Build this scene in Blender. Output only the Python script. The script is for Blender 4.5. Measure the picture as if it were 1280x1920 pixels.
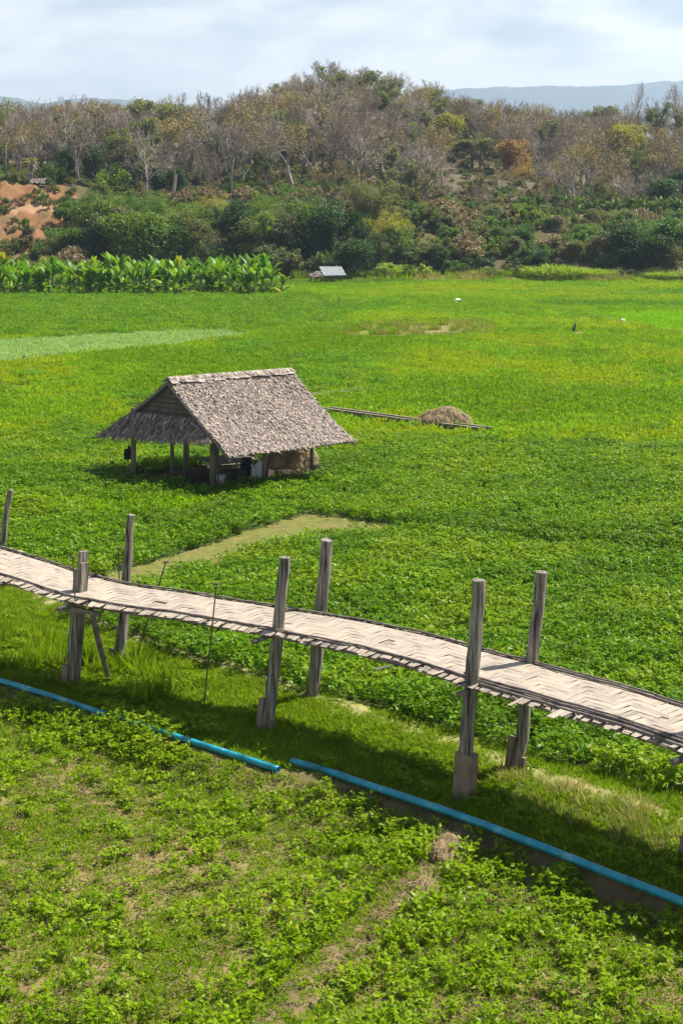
import bpy, math, random
import numpy as np
from mathutils import Vector
R = math.radians
F, CH, HY, CX = 2800.0, 10.0, 400.0, 640.0     # focal length in photo pixels, eye height, horizon row, centre column
scn = bpy.context.scene
for o in list(bpy.data.objects): bpy.data.objects.remove(o, do_unlink=True)
col = scn.collection

# ------------------------------------------------------------------ camera, sky, sun, exposure
cam = bpy.data.objects.new('camera', bpy.data.cameras.new('camera')); col.objects.link(cam)
cam.location = (0, 0, CH); cam.rotation_euler = (R(90), 0, 0)
cam.data.sensor_fit = 'VERTICAL'; cam.data.sensor_height = 36; cam.data.lens = 36 * F / 1920
cam.data.shift_y = -(960 - HY) / 1920
cam.data.clip_start = .5; cam.data.clip_end = 20000
scn.camera = cam
SUN_EL, SUN_AZ = R(56), math.atan2(.93, .37)
sd = Vector((math.sin(SUN_AZ) * math.cos(SUN_EL), math.cos(SUN_AZ) * math.cos(SUN_EL), math.sin(SUN_EL)))
sun = bpy.data.objects.new('sun', bpy.data.lights.new('sun', 'SUN')); col.objects.link(sun)
sun.data.energy = 5.0; sun.data.angle = R(.6); sun.data.color = (1, .95, .86)
sun.rotation_euler = sd.to_track_quat('Z', 'Y').to_euler()
wd = bpy.data.worlds.new('World'); scn.world = wd; wd.use_nodes = True
nt = wd.node_tree; nt.nodes.clear()
def N(nt, t, **k):
    n = nt.nodes.new(t)
    for a, b in k.items(): setattr(n, a, b)
    return n
out = N(nt, 'ShaderNodeOutputWorld'); bg = N(nt, 'ShaderNodeBackground'); bg.inputs[1].default_value = .05
sky = N(nt, 'ShaderNodeTexSky', sky_type='NISHITA', sun_disc=False, sun_elevation=SUN_EL, sun_rotation=SUN_AZ,
        air_density=1.0, dust_density=1.6, ozone_density=1.0)
tc = N(nt, 'ShaderNodeTexCoord'); mp = N(nt, 'ShaderNodeMapping'); mp.inputs['Scale'].default_value = (5, 5, 13); mp.inputs['Location'].default_value = (3.1, .7, .4)
nz = N(nt, 'ShaderNodeTexNoise'); nz.inputs['Scale'].default_value = 1.7; nz.inputs['Detail'].default_value = 7; nz.inputs['Roughness'].default_value = .52; nz.inputs['Distortion'].default_value = .3
rp = N(nt, 'ShaderNodeValToRGB'); rp.color_ramp.elements[0].position = .42; rp.color_ramp.elements[1].position = .62
rp.color_ramp.elements[0].color = (.08, .08, .08, 1); rp.color_ramp.elements[1].color = (.95, .95, .95, 1)
mx = N(nt, 'ShaderNodeMix', data_type='RGBA'); mx.inputs['B'].default_value = (15.5, 14.7, 13.8, 1)
L = nt.links.new
L(tc.outputs['Generated'], mp.inputs[0]); L(mp.outputs[0], nz.inputs['Vector']); L(nz.outputs['Fac'], rp.inputs[0])
sx = N(nt, 'ShaderNodeSeparateXYZ'); L(tc.outputs['Generated'], sx.inputs[0]); mr = N(nt, 'ShaderNodeMapRange'); mr.inputs[1].default_value = .10; mr.inputs[2].default_value = .26; mr.inputs[3].default_value = 1; mr.inputs[4].default_value = .06
L(sx.outputs[2], mr.inputs[0]); mc = N(nt, 'ShaderNodeMath', operation='MULTIPLY'); L(rp.outputs[0], mc.inputs[0]); L(mr.outputs[0], mc.inputs[1]); L(mc.outputs[0], mx.inputs['Factor']); lo = N(nt, 'ShaderNodeMix', data_type='RGBA'); lo.inputs['B'].default_value = (7.6, 8.5, 9.1, 1); lm = N(nt, 'ShaderNodeMath', operation='MULTIPLY'); lm.inputs[1].default_value = .75
L(mr.outputs[0], lm.inputs[0]); L(lm.outputs[0], lo.inputs['Factor']); L(sky.outputs[0], lo.inputs['A']); L(lo.outputs['Result'], mx.inputs['A']); L(mx.outputs['Result'], bg.inputs[0]); L(bg.outputs[0], out.inputs[0])
scn.view_settings.view_transform = 'Standard'; scn.view_settings.look = 'None'
scn.view_settings.exposure = 1.0; scn.view_settings.gamma = 1
try:
    cy = scn.cycles; cy.max_bounces = 6; cy.diffuse_bounces = 3; cy.glossy_bounces = 2; cy.transmission_bounces = 4
    cy.volume_bounces = 0; cy.transparent_max_bounces = 4; cy.use_denoising = True; cy.caustics_reflective = False; cy.caustics_refractive = False
except Exception: pass

# ------------------------------------------------------------------ helpers
def P(x, y, z=0.0):                 # photo reading of a point known to be at height z -> world
    Y = F * (CH - z) / (y - HY); return np.array([(x - CX) * Y / F, Y, z])
def PD(x, y, Y):                    # photo reading of a point known to be at depth Y -> world
    return np.array([(x - CX) * Y / F, Y, CH - (y - HY) * Y / F])
def poly(pts, z=0.0): return np.array([P(x, y, z)[:2] for x, y in pts])
def inside(pg, X, Y):
    X = np.asarray(X); Y = np.asarray(Y); r = np.zeros(X.shape, bool); n = len(pg)
    for i in range(n):
        x0, y0 = pg[i]; x1, y1 = pg[(i + 1) % n]
        c = (y0 > Y) != (y1 > Y)
        r ^= c & (X < (x1 - x0) * (Y - y0) / ((y1 - y0) + 1e-12) + x0)
    return r
def pdist(pl, X, Y, signed=False):  # distance to a polyline (signed: + on the right-hand side walking along it)
    X = np.asarray(X, float); Y = np.asarray(Y, float); best = np.full(X.shape, 1e9); sg = np.ones(X.shape)
    for i in range(len(pl) - 1):
        a = pl[i]; b = pl[i + 1]; d = b - a; l2 = d @ d
        t = np.clip(((X - a[0]) * d[0] + (Y - a[1]) * d[1]) / l2, 0, 1)
        dx = X - a[0] - t * d[0]; dy = Y - a[1] - t * d[1]; ds = np.hypot(dx, dy)
        m = ds < best; best = np.where(m, ds, best); sg = np.where(m, np.sign(-(d[0] * dy - d[1] * dx)), sg)
    return best * sg if signed else best
def sstep(a, b, x):
    t = np.clip((x - a) / (b - a), 0, 1); return t * t * (3 - 2 * t)
_perm = np.random.RandomState(5).rand(256, 256)
def vnoise(x, y):
    xi = np.floor(x).astype(int); yi = np.floor(y).astype(int); fx = x - xi; fy = y - yi
    fx = fx * fx * (3 - 2 * fx); fy = fy * fy * (3 - 2 * fy); g = lambda i, j: _perm[i % 256, j % 256]
    return (g(xi, yi) * (1 - fx) + g(xi + 1, yi) * fx) * (1 - fy) + (g(xi, yi + 1) * (1 - fx) + g(xi + 1, yi + 1) * fx) * fy
def fbm(x, y, o=4):
    s = 0; a = .5; t = 0
    for k in range(o): s = s + a * vnoise(x * 2 ** k + 17 * k, y * 2 ** k + 31 * k); t += a; a *= .5
    return s / t

def tag(o, label=None, cat=None, group=None, kind=None):
    if label: o['label'] = label
    if cat: o['category'] = cat
    if group: o['group'] = group
    if kind: o['kind'] = kind
    return o
def empty(name, loc, rz=0.0):
    o = bpy.data.objects.new(name, None); o.location = loc; o.rotation_euler = (0, 0, rz); o.empty_display_size = .2; col.objects.link(o); return o
def np_mesh(name, V, Fq, tint=None, mat=None, smooth=False, uv=None):
    V = np.ascontiguousarray(V, np.float32); Fq = np.ascontiguousarray(Fq, np.int32); k = Fq.shape[1]; n = len(Fq)
    me = bpy.data.meshes.new(name); me.vertices.add(len(V)); me.vertices.foreach_set('co', V.ravel())
    me.loops.add(n * k); me.loops.foreach_set('vertex_index', Fq.ravel())
    me.polygons.add(n); me.polygons.foreach_set('loop_start', np.arange(0, n * k, k, dtype=np.int32))
    try: me.polygons.foreach_set('loop_total', np.full(n, k, np.int32))
    except Exception: pass
    me.polygons.foreach_set('use_smooth', np.full(n, smooth, bool))
    if tint is not None:
        a = me.attributes.new('tint', 'FLOAT', 'FACE'); a.data.foreach_set('value', np.ascontiguousarray(tint, np.float32))
    me.update(calc_edges=True); me.validate()
    if mat: me.materials.append(mat)
    return me
class MB:
    def __init__(s): s.v = []; s.f = []; s.t = []; s.u = []
    def face(s, pts, t=.5, uv=None):
        b = len(s.v); s.v += [tuple(p) for p in pts]; s.f.append(tuple(range(b, b + len(pts)))); s.t.append(t)
        s.u += uv if uv else [(0.0, 0.0)] * len(pts)
    def box(s, c, sx, sy, sz, ax=None, t=.5):      # c centre; full sizes; ax optional 3 axes
        c = np.array(c, float); A = np.eye(3) if ax is None else np.array(ax, float)
        q = lambda i, j, k: c + A[0] * sx * i / 2 + A[1] * sy * j / 2 + A[2] * sz * k / 2
        for fc in (((-1,-1,-1),(-1,1,-1),(1,1,-1),(1,-1,-1)), ((-1,-1,1),(1,-1,1),(1,1,1),(-1,1,1)), ((-1,-1,-1),(1,-1,-1),(1,-1,1),(-1,-1,1)),
                   ((1,-1,-1),(1,1,-1),(1,1,1),(1,-1,1)), ((1,1,-1),(-1,1,-1),(-1,1,1),(1,1,1)), ((-1,1,-1),(-1,-1,-1),(-1,-1,1),(-1,1,1))):
            s.face([q(*e) for e in fc], t)
    def tube(s, pts, rad, n=8, cap=True, t=.5, rough=0.0, seed=0):
        pts = [np.array(p, float) for p in pts]; rg = np.random.RandomState(seed)
        if not hasattr(rad, '__len__'): rad = [rad] * len(pts)
        rings = []; ph = rg.rand(n) * rough
        d0 = pts[-1] - pts[0]; ref = np.array([0, 0, 1.]) if abs(d0[2]) < .8 * np.linalg.norm(d0) else np.array([0, 1., 0])
        for i, p in enumerate(pts):
            d = pts[min(i + 1, len(pts) - 1)] - pts[max(i - 1, 0)]; d = d / np.linalg.norm(d)
            u = np.cross(d, ref); u /= np.linalg.norm(u); w = np.cross(u, d)
            b = len(s.v)
            for k in range(n):
                a = 2 * math.pi * k / n; r = rad[i] * (1 - ph[k] + rg.normal(0, rough * .2))
                s.v.append(tuple(p + (u * math.cos(a) + w * math.sin(a)) * r))
            rings.append(b)
        for i in range(len(pts) - 1):
            for k in range(n):
                a, b = rings[i], rings[i + 1]; k2 = (k + 1) % n
                s.f.append((a + k, a + k2, b + k2, b + k)); s.t.append(t); s.u += [(0., 0.)] * 4
        if cap:
            s.f.append(tuple(rings[0] + k for k in range(n - 1, -1, -1))); s.t.append(t); s.u += [(0., 0.)] * n
            s.f.append(tuple(rings[-1] + k for k in range(n))); s.t.append(t); s.u += [(0., 0.)] * n
    def build(s, name, mat, parent=None, smooth=False, rel=True):
        me = bpy.data.meshes.new(name); v = s.v
        if parent is not None and rel:
            p = parent
            off = Vector((0, 0, 0))
            while p is not None: off += p.location; p = p.parent
            v = [(a - off.x, b - off.y, c - off.z) for a, b, c in v]
        me.from_pydata(v, [], s.f)
        a = me.attributes.new('tint', 'FLOAT', 'FACE'); a.data.foreach_set('value', np.array(s.t, np.float32))
        if any(x != (0., 0.) for x in s.u[:40]):
            ul = me.uv_layers.new(name='uv'); ul.data.foreach_set('uv', np.array(s.u, np.float32).ravel())
        me.polygons.foreach_set('use_smooth', np.full(len(s.f), smooth, bool))
        me.update(); me.materials.append(mat)
        o = bpy.data.objects.new(name, me); col.objects.link(o)
        if parent is not None: o.parent = parent
        return o

# ------------------------------------------------------------------ materials
def new_mat(name):
    m = bpy.data.materials.new(name); m.use_nodes = True; nt = m.node_tree; b = nt.nodes['Principled BSDF']; return m, nt, b
def ramp(nt, cols):
    r = N(nt, 'ShaderNodeValToRGB'); e = r.color_ramp.elements
    while len(e) < len(cols): e.new(.5)
    for i, c in enumerate(cols):
        e[i].position = c[0]; e[i].color = (*c[1], 1)
    return r
def leaf_mat(name, cols, trans=.42, rough=.5, spec=.35, rnd=.35, tboost=(1.22, 1.32, .3)):
    m, nt, b = new_mat(name); l = nt.links.new
    at = N(nt, 'ShaderNodeAttribute', attribute_name='tint'); oi = N(nt, 'ShaderNodeObjectInfo')
    ma = N(nt, 'ShaderNodeMath', operation='MULTIPLY_ADD'); ma.inputs[1].default_value = rnd; 
    mb = N(nt, 'ShaderNodeMath', operation='MULTIPLY'); mb.inputs[1].default_value = 1 - rnd
    l(at.outputs['Fac'], mb.inputs[0]); l(oi.outputs['Random'], ma.inputs[0]); l(mb.outputs[0], ma.inputs[2])
    r = ramp(nt, cols); l(ma.outputs[0], r.inputs[0]); l(r.outputs[0], b.inputs['Base Color'])
    b.inputs['Roughness'].default_value = rough; b.inputs['Specular IOR Level'].default_value = spec
    tr = N(nt, 'ShaderNodeBsdfTranslucent'); mu = N(nt, 'ShaderNodeMix', data_type='RGBA', blend_type='MULTIPLY'); mu.inputs['Factor'].default_value = 1
    mu.inputs['B'].default_value = (*tboost, 1); l(r.outputs[0], mu.inputs['A']); l(mu.outputs['Result'], tr.inputs[0])
    ms = N(nt, 'ShaderNodeMixShader'); ms.inputs[0].default_value = trans; l(b.outputs[0], ms.inputs[1]); l(tr.outputs[0], ms.inputs[2])
    l(ms.outputs[0], nt.nodes['Material Output'].inputs[0]); return m
def noise_mat(name, cols, scale=(4, 4, 4), rough=.85, spec=.2, detail=6, bump=.0, bscale=None, coord='Object', tint=0.0, bdist=.02):
    m, nt, b = new_mat(name); l = nt.links.new
    t = N(nt, 'ShaderNodeTexCoord'); mp = N(nt, 'ShaderNodeMapping'); mp.inputs['Scale'].default_value = scale
    n = N(nt, 'ShaderNodeTexNoise'); n.inputs['Scale'].default_value = 1; n.inputs['Detail'].default_value = detail; n.inputs['Roughness'].default_value = .62
    l(t.outputs[coord], mp.inputs[0]); l(mp.outputs[0], n.inputs['Vector'])
    r = ramp(nt, cols); f = n.outputs['Fac']
    if tint:
        at = N(nt, 'ShaderNodeAttribute', attribute_name='tint'); ma = N(nt, 'ShaderNodeMath', operation='MULTIPLY_ADD'); ma.inputs[1].default_value = tint
        mb = N(nt, 'ShaderNodeMath', operation='SUBTRACT'); mb.inputs[1].default_value = tint * .5; l(n.outputs['Fac'], mb.inputs[0])
        l(at.outputs['Fac'], ma.inputs[0]); l(mb.outputs[0], ma.inputs[2]); f = ma.outputs[0]
    l(f, r.inputs[0]); l(r.outputs[0], b.inputs['Base Color']); b.inputs['Roughness'].default_value = rough; b.inputs['Specular IOR Level'].default_value = spec
    if bump:
        bp = N(nt, 'ShaderNodeBump'); bp.inputs['Strength'].default_value = bump; bp.inputs['Distance'].default_value = bdist
        l(n.outputs['Fac'], bp.inputs['Height']); l(bp.outputs[0], b.inputs['Normal'])
    return m
M = {}
# field leaves
M['bean'] = leaf_mat('bean_leaf', [(0, (.055, .145, .001)), (.45, (.122, .25, .0015)), (.80, (.195, .35, .004)), (.90, (.30, .42, .11)), (1, (.38, .48, .20))], rough=.38, spec=.13)  # palest stops: pale leaf undersides, also painting in the white sun glints
M['bean_near'] = leaf_mat('young_bean_leaf', [(0, (.11, .20, .001)), (.5, (.205, .325, .002)), (.85, (.29, .40, .005)), (1, (.44, .35, .03))], rough=.38, spec=.13)
M['bean_far'] = leaf_mat('far_bean_leaf', [(0, (.065, .185, .001)), (.6, (.145, .295, .002)), (1, (.20, .37, .008))], rough=.45, spec=.15)
M['field'] = leaf_mat('field_leaf', [(0, (.115, .25, .001)), (.5, (.20, .345, .002)), (.85, (.27, .45, .005)), (1, (.38, .40, .03))], rough=.5, spec=.12)
M['pale'] = leaf_mat('pale_crop_leaf', [(0, (.20, .33, .10)), (1, (.36, .48, .20))], rough=.55)
M['bright'] = leaf_mat('bright_crop_leaf', [(0, (.17, .37, .001)), (1, (.27, .48, .002))], rough=.6, spec=.1)
M['grass'] = leaf_mat('grass_blade', [(0, (.11, .20, .003)), (.5, (.19, .29, .006)), (.85, (.28, .35, .02)), (1, (.42, .37, .10))], rough=.6, spec=.1, trans=.45)
M['weed'] = leaf_mat('weed_leaf', [(0, (.10, .20, .002)), (.5, (.185, .30, .003)), (.85, (.28, .36, .010)), (1, (.42, .31, .07))], rough=.6, spec=.1)
M['straw'] = leaf_mat('dry_grass_blade', [(0, (.22, .22, .05)), (.5, (.38, .34, .12)), (1, (.52, .43, .22))], rough=.7, trans=.2)
M['thatch'] = leaf_mat('thatch_leaf', [(0, (.085, .066, .062)), (.3, (.22, .17, .155)), (.7, (.385, .315, .275)), (.93, (.52, .44, .37)), (1, (.58, .51, .34))], rough=.75, spec=.2, trans=.05, rnd=0, tboost=(1, 1, 1))
M['hay'] = noise_mat('hay', [(.25, (.13, .09, .05)), (.5, (.34, .25, .15)), (.75, (.48, .37, .24))], (3, 3, 14), bump=.6, tint=.5)
# forest
M['twig'] = leaf_mat('bare_twig', [(0, (.16, .125, .10)), (.5, (.31, .25, .205)), (1, (.47, .40, .33))], trans=.0, rough=.9, spec=.1, rnd=.6)
M['twig_tan'] = leaf_mat('dry_leaf_twig', [(0, (.19, .14, .06)), (.5, (.31, .235, .11)), (1, (.42, .34, .16))], trans=.1, rough=.9, spec=.1, rnd=.6)
M['bark'] = noise_mat('grey_bark', [(.35, (.15, .13, .11)), (.65, (.52, .47, .41))], (.25, .25, .12), bump=.3)
M['bark_mid'] = noise_mat('brown_bark', [(.3, (.11, .09, .075)), (.7, (.30, .26, .22))], (1, 1, .4), bump=.3)
M['bark_dark'] = noise_mat('dark_bark', [(.3, (.06, .05, .04)), (.7, (.15, .125, .10))], (3, 3, 1.2), bump=.3)
def LM(k, a, b_, c, **kw): M[k] = leaf_mat(k.replace('_', ' ') + ' foliage', [(0, a), (.55, b_), (1, c)], rnd=.3, **kw)
LM('dark', (.025, .06, .018), (.045, .095, .022), (.085, .15, .035))
LM('green', (.045, .105, .012), (.09, .18, .018), (.16, .27, .03))
LM('bamboo', (.06, .12, .010), (.155, .235, .02), (.29, .36, .04))
LM('olive', (.085, .10, .028), (.15, .16, .045), (.24, .23, .08))
LM('yellow', (.19, .19, .015), (.34, .31, .025), (.48, .42, .06))
LM('orange', (.22, .12, .015), (.38, .205, .025), (.50, .32, .06))
LM('dry', (.15, .105, .05), (.25, .18, .085), (.36, .28, .14), trans=.15)
LM('light', (.15, .24, .02), (.28, .38, .045), (.40, .48, .09))
LM('greyolive', (.09, .11, .045), (.17, .185, .08), (.28, .285, .14))
LM('banana', (.06, .16, .010), (.14, .30, .015), (.26, .42, .04), rough=.4, spec=.5, trans=.38) if False else None
M['banana'] = leaf_mat('banana_leaf', [(0, (.035, .10, .004)), (.4, (.10, .23, .005)), (.85, (.27, .42, .012)), (1, (.42, .30, .05))], rough=.4, spec=.25, trans=.38, rnd=.2)
M['banana_dull'] = leaf_mat('dull_banana_leaf', [(0, (.03, .075, .008)), (.6, (.075, .15, .015)), (1, (.18, .24, .04))], rough=.5, spec=.15, trans=.25)
M['stem'] = noise_mat('banana_stem', [(.3, (.14, .12, .05)), (.7, (.26, .24, .10))], (4, 4, 2))
# timber, bamboo and so on
M['post'] = noise_mat('weathered_post', [(.36, (.025, .022, .019)), (.45, (.14, .125, .105)), (.54, (.235, .21, .175)), (.66, (.40, .365, .31))], (17, 17, .8), bump=.9, bdist=.03, detail=8)
M['footing'] = noise_mat('muddy_footing', [(.3, (.16, .115, .085)), (.7, (.30, .225, .17))], (5, 5, 3), bump=.4)
M['pole'] = noise_mat('old_bamboo_pole', [(.3, (.07, .06, .055)), (.55, (.20, .17, .15)), (.8, (.36, .31, .27))], (6, 6, 6), bump=.3)
M['hutpost'] = noise_mat('hut_timber', [(.3, (.10, .085, .065)), (.7, (.25, .215, .17))], (9, 9, 1.5), bump=.4)
M['iron'] = noise_mat('rusty_iron', [(.3, (.05, .035, .028)), (.7, (.13, .09, .065))], (20, 20, 20), rough=.7)
M['concrete'] = noise_mat('mossy_concrete', [(.3, (.10, .09, .07)), (.6, (.19, .17, .14)), (.8, (.30, .28, .24))], (2, 2, 4), bump=.3)
M['coping'] = noise_mat('pale_coping', [(.3, (.22, .18, .13)), (.7, (.42, .36, .28))], (2, 2, 4), bump=.2)
M['white'] = noise_mat('white_plastic', [(.3, (.62, .64, .66)), (.7, (.80, .81, .82))], (4, 4, 4), rough=.5)
M['cloth_blue'] = noise_mat('pale_blue_sheet', [(.3, (.50, .62, .72)), (.7, (.78, .83, .87))], (3, 3, 3), rough=.6)
M['teal'] = noise_mat('teal_cloth', [(.3, (.01, .055, .05)), (.7, (.02, .12, .10))], (6, 6, 6))
M['blackcloth'] = noise_mat('dark_cloth', [(.3, (.012, .025, .022)), (.7, (.03, .05, .045))], (6, 6, 6))
M['redcloth'] = noise_mat('red_brown_cloth', [(.3, (.20, .05, .03)), (.7, (.34, .12, .08))], (6, 6, 6))
M['pink'] = noise_mat('pink_bag', [(.3, (.45, .22, .20)), (.7, (.62, .36, .32))], (6, 6, 6))
M['tin'] = noise_mat('tin_roof', [(.35, (.20, .215, .23)), (.7, (.34, .35, .36))], (1.5, 1.5, 1.5), rough=.45, spec=.5)
M['soil'] = noise_mat('dry_soil', [(.3, (.20, .13, .08)), (.7, (.38, .27, .17))], (3, 3, 3), bump=.5)
def bamboo_mat():
    m, nt, b = new_mat('split_bamboo'); l = nt.links.new
    uv = N(nt, 'ShaderNodeUVMap', uv_map='uv'); mp = N(nt, 'ShaderNodeMapping'); mp.inputs['Scale'].default_value = (1.6, 34, 1)
    n = N(nt, 'ShaderNodeTexNoise'); n.inputs['Scale'].default_value = 1; n.inputs['Detail'].default_value = 5
    l(uv.outputs[0], mp.inputs[0]); l(mp.outputs[0], n.inputs['Vector'])
    at = N(nt, 'ShaderNodeAttribute', attribute_name='tint'); a1 = N(nt, 'ShaderNodeMath', operation='MULTIPLY_ADD'); a1.inputs[1].default_value = .42
    l(at.outputs['Fac'], a1.inputs[0]); a2 = N(nt, 'ShaderNodeMath', operation='SUBTRACT'); a2.inputs[1].default_value = .2; l(n.outputs['Fac'], a2.inputs[0]); l(a2.outputs[0], a1.inputs[2])
    r = ramp(nt, [(.12, (.09, .065, .055)), (.34, (.25, .20, .168)), (.6, (.40, .335, .26)), (.85, (.50, .425, .335))]); l(a1.outputs[0], r.inputs[0]); l(r.outputs[0], b.inputs['Base Color'])
    b.inputs['Roughness'].default_value = .6; b.inputs['Specular IOR Level'].default_value = .3
    bp = N(nt, 'ShaderNodeBump'); bp.inputs['Strength'].default_value = .5; bp.inputs['Distance'].default_value = .01; l(n.outputs['Fac'], bp.inputs['Height']); l(bp.outputs[0], b.inputs['Normal'])
    return m
M['bamboo_strip'] = bamboo_mat()
def pipe_mat():
    m, nt, b = new_mat('blue_pvc'); l = nt.links.new
    t = N(nt, 'ShaderNodeTexCoord'); n = N(nt, 'ShaderNodeTexNoise'); n.inputs['Scale'].default_value = 2.2; n.inputs['Detail'].default_value = 6; n.inputs['Roughness'].default_value = .65
    l(t.outputs['Object'], n.inputs['Vector'])
    r = ramp(nt, [(.33, (.006, .13, .17)), (.45, (.010, .26, .37)), (.60, (.025, .34, .45)), (.70, (.40, .52, .54))]); l(n.outputs['Fac'], r.inputs[0]); l(r.outputs[0], b.inputs['Base Color'])
    b.inputs['Roughness'].default_value = .38; return m
M['pvc'] = pipe_mat()

# ------------------------------------------------------------------ plan of the place (read off the photo on the ground plane)
PIPE1 = [(-60, 1255), (0, 1273), (110, 1306), (200, 1336), (318, 1373), (430, 1408), (522, 1438)]
PIPE2 = [(550, 1427), (620, 1445), (700, 1471), (850, 1521), (1000, 1577), (1150, 1636), (1280, 1686), (1420, 1742)]
pipe_line = poly([(-400, 1160)] + PIPE1[:-1] + [(520, 1437)] + PIPE2[2:] + [(1700, 1860)])
bank_up = [(-500, 1000), (-60, 1062), (0, 1080), (70, 1146), (200, 1188), (330, 1240), (500, 1285), (640, 1320), (800, 1368), (960, 1418), (1100, 1452), (1280, 1492), (1700, 1600)]
bank_line = poly(bank_up)
bank_poly = np.vstack([bank_line, pipe_line[::-1]])
path_poly = poly([(20, 1090), (120, 1098), (240, 1066), (400, 1018), (500, 985), (575, 964), (660, 974), (775, 990), (780, 1003), (690, 1001), (600, 1010), (450, 1048), (300, 1092), (200, 1128), (110, 1160), (60, 1150)])
trod = poly([(60, 1120), (180, 1175), (330, 1228), (520, 1290), (700, 1352), (900, 1420), (1060, 1478), (1280, 1552), (1600, 1660)])
field_ditch = poly([(700, 994), (775, 998), (900, 1012), (1100, 1030), (1280, 1048), (1700, 1085)])
tracks = [poly(t) for t in ([(560, 742), (720, 719), (860, 705), (1000, 690), (1180, 668), (1400, 640)], [(840, 568), (980, 581), (1090, 598), (1280, 632), (1400, 650)], [(560, 620), (690, 606), (800, 612)])]
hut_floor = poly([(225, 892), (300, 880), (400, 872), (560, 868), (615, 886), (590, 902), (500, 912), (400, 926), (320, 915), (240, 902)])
bund = poly([(500, 1960), (560, 1872), (650, 1790), (745, 1695), (810, 1640), (850, 1580)], -.3)
pale_pg = poly([(-200, 655), (0, 641), (200, 630), (330, 622), (420, 623), (490, 629), (470, 634), (300, 655), (150, 670), (0, 686), (-200, 708)])
left_pg = poly([(-300, 547), (300, 553), (560, 552), (660, 575), (640, 605), (560, 618), (480, 626), (330, 619), (0, 637), (-300, 655)])
pond_pg = poly([(615, 636), (660, 620), (700, 608), (760, 612), (850, 606), (905, 607), (918, 618), (890, 630), (820, 638), (720, 641)])
bright_pg = poly([(1115, 593), (1450, 589), (1450, 640), (1280, 627), (1200, 612)])
dry_pg = poly([(-100, 722), (0, 720), (90, 726), (105, 733), (40, 735), (-100, 738)])
channels = [(P(606, 762, .5), P(770, 784, .5), P(908, 800, .5)), (P(576, 736, .45), P(660, 727, .45), P(738, 718, .45)), (P(1085, 822, .3), P(1180, 832, .3), P(1330, 848, .3))]
chan_pl = [np.array([p[:2] for p in c]) for c in channels]

# height of the land: depth rows x photo columns
_cols = np.array([-900, -300, 0, 150, 250, 400, 640, 850, 1280, 1700, 2300], float)
_rows = np.array([0, 204, 212, 222, 235, 240, 250, 262, 280, 350, 450, 520, 650, 900, 1600, 9000], float)
_sky = np.interp(_cols, [0, 100, 200, 300, 400, 450, 500, 550, 600, 650, 700, 750, 800, 850, 900, 1000, 1100, 1150, 1200, 1280, 1700],
                 [207, 207, 200, 191, 188, 180, 156, 142, 120, 124, 130, 139, 152, 168, 180, 195, 200, 198, 190, 180, 170])
_cols2 = np.array([-900, -300, 0, 100, 150, 200, 250, 300, 400, 450, 500, 550, 600, 640, 700, 750, 800, 850, 900, 1000, 1100, 1200, 1280, 1700, 2300], float)
_skyl = np.interp(_cols2, [0, 100, 200, 300, 400, 450, 500, 550, 600, 650, 700, 750, 800, 850, 900, 1000, 1100, 1150, 1200, 1280, 1700],
                 [207, 207, 200, 191, 188, 180, 158, 146, 126, 128, 133, 141, 152, 168, 180, 195, 200, 198, 190, 180, 170])
def _prof(c):
    w = sstep(130, 260, np.array(c)); q = sstep(640, 850, np.array(c))
    a = [0, 0, 1.2, 4.4, 9.6, 10.0, 14.6, 15.2, 16.0]; b = [0, 0, .0, 2.0, 6.5, 8.0, 11.0, 13.0, 15.5]; d = [0, 0, .0, 2.0, 5.6, 6.8, 9.0, 9.2, 11.5]
    return [(x * (1 - w) + y * w) * (1 - q) + z * q for x, y, z in zip(a, b, d)]
_H = np.zeros((len(_cols2), len(_rows)))
for i, c in enumerate(_cols2):
    pr = _prof(c); zr = CH + (400 - (_skyl[i] + 62 + 20 * float(np.clip((_skyl[i] - 140) / 25, 0, 1)))) * 450 / F
    _H[i] = pr + [pr[-1] + (zr - pr[-1]) * .55, zr, zr - 4, zr * .5, 6, 2, 0]
def _gsm(px, Y):
    px = np.clip(px, _cols2[0], _cols2[-1] - 1e-3); Y = np.clip(Y, 0, 8999)
    i = np.clip(np.searchsorted(_cols2, px, 'right') - 1, 0, len(_cols2) - 2); j = np.clip(np.searchsorted(_rows, Y, 'right') - 1, 0, len(_rows) - 2)
    u = (px - _cols2[i]) / (_cols2[i + 1] - _cols2[i]); v = (Y - _rows[j]) / (_rows[j + 1] - _rows[j])
    return (_H[i, j] * (1 - u) + _H[i + 1, j] * u) * (1 - v) + (_H[i, j + 1] * (1 - u) + _H[i + 1, j + 1] * u) * v
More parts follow.
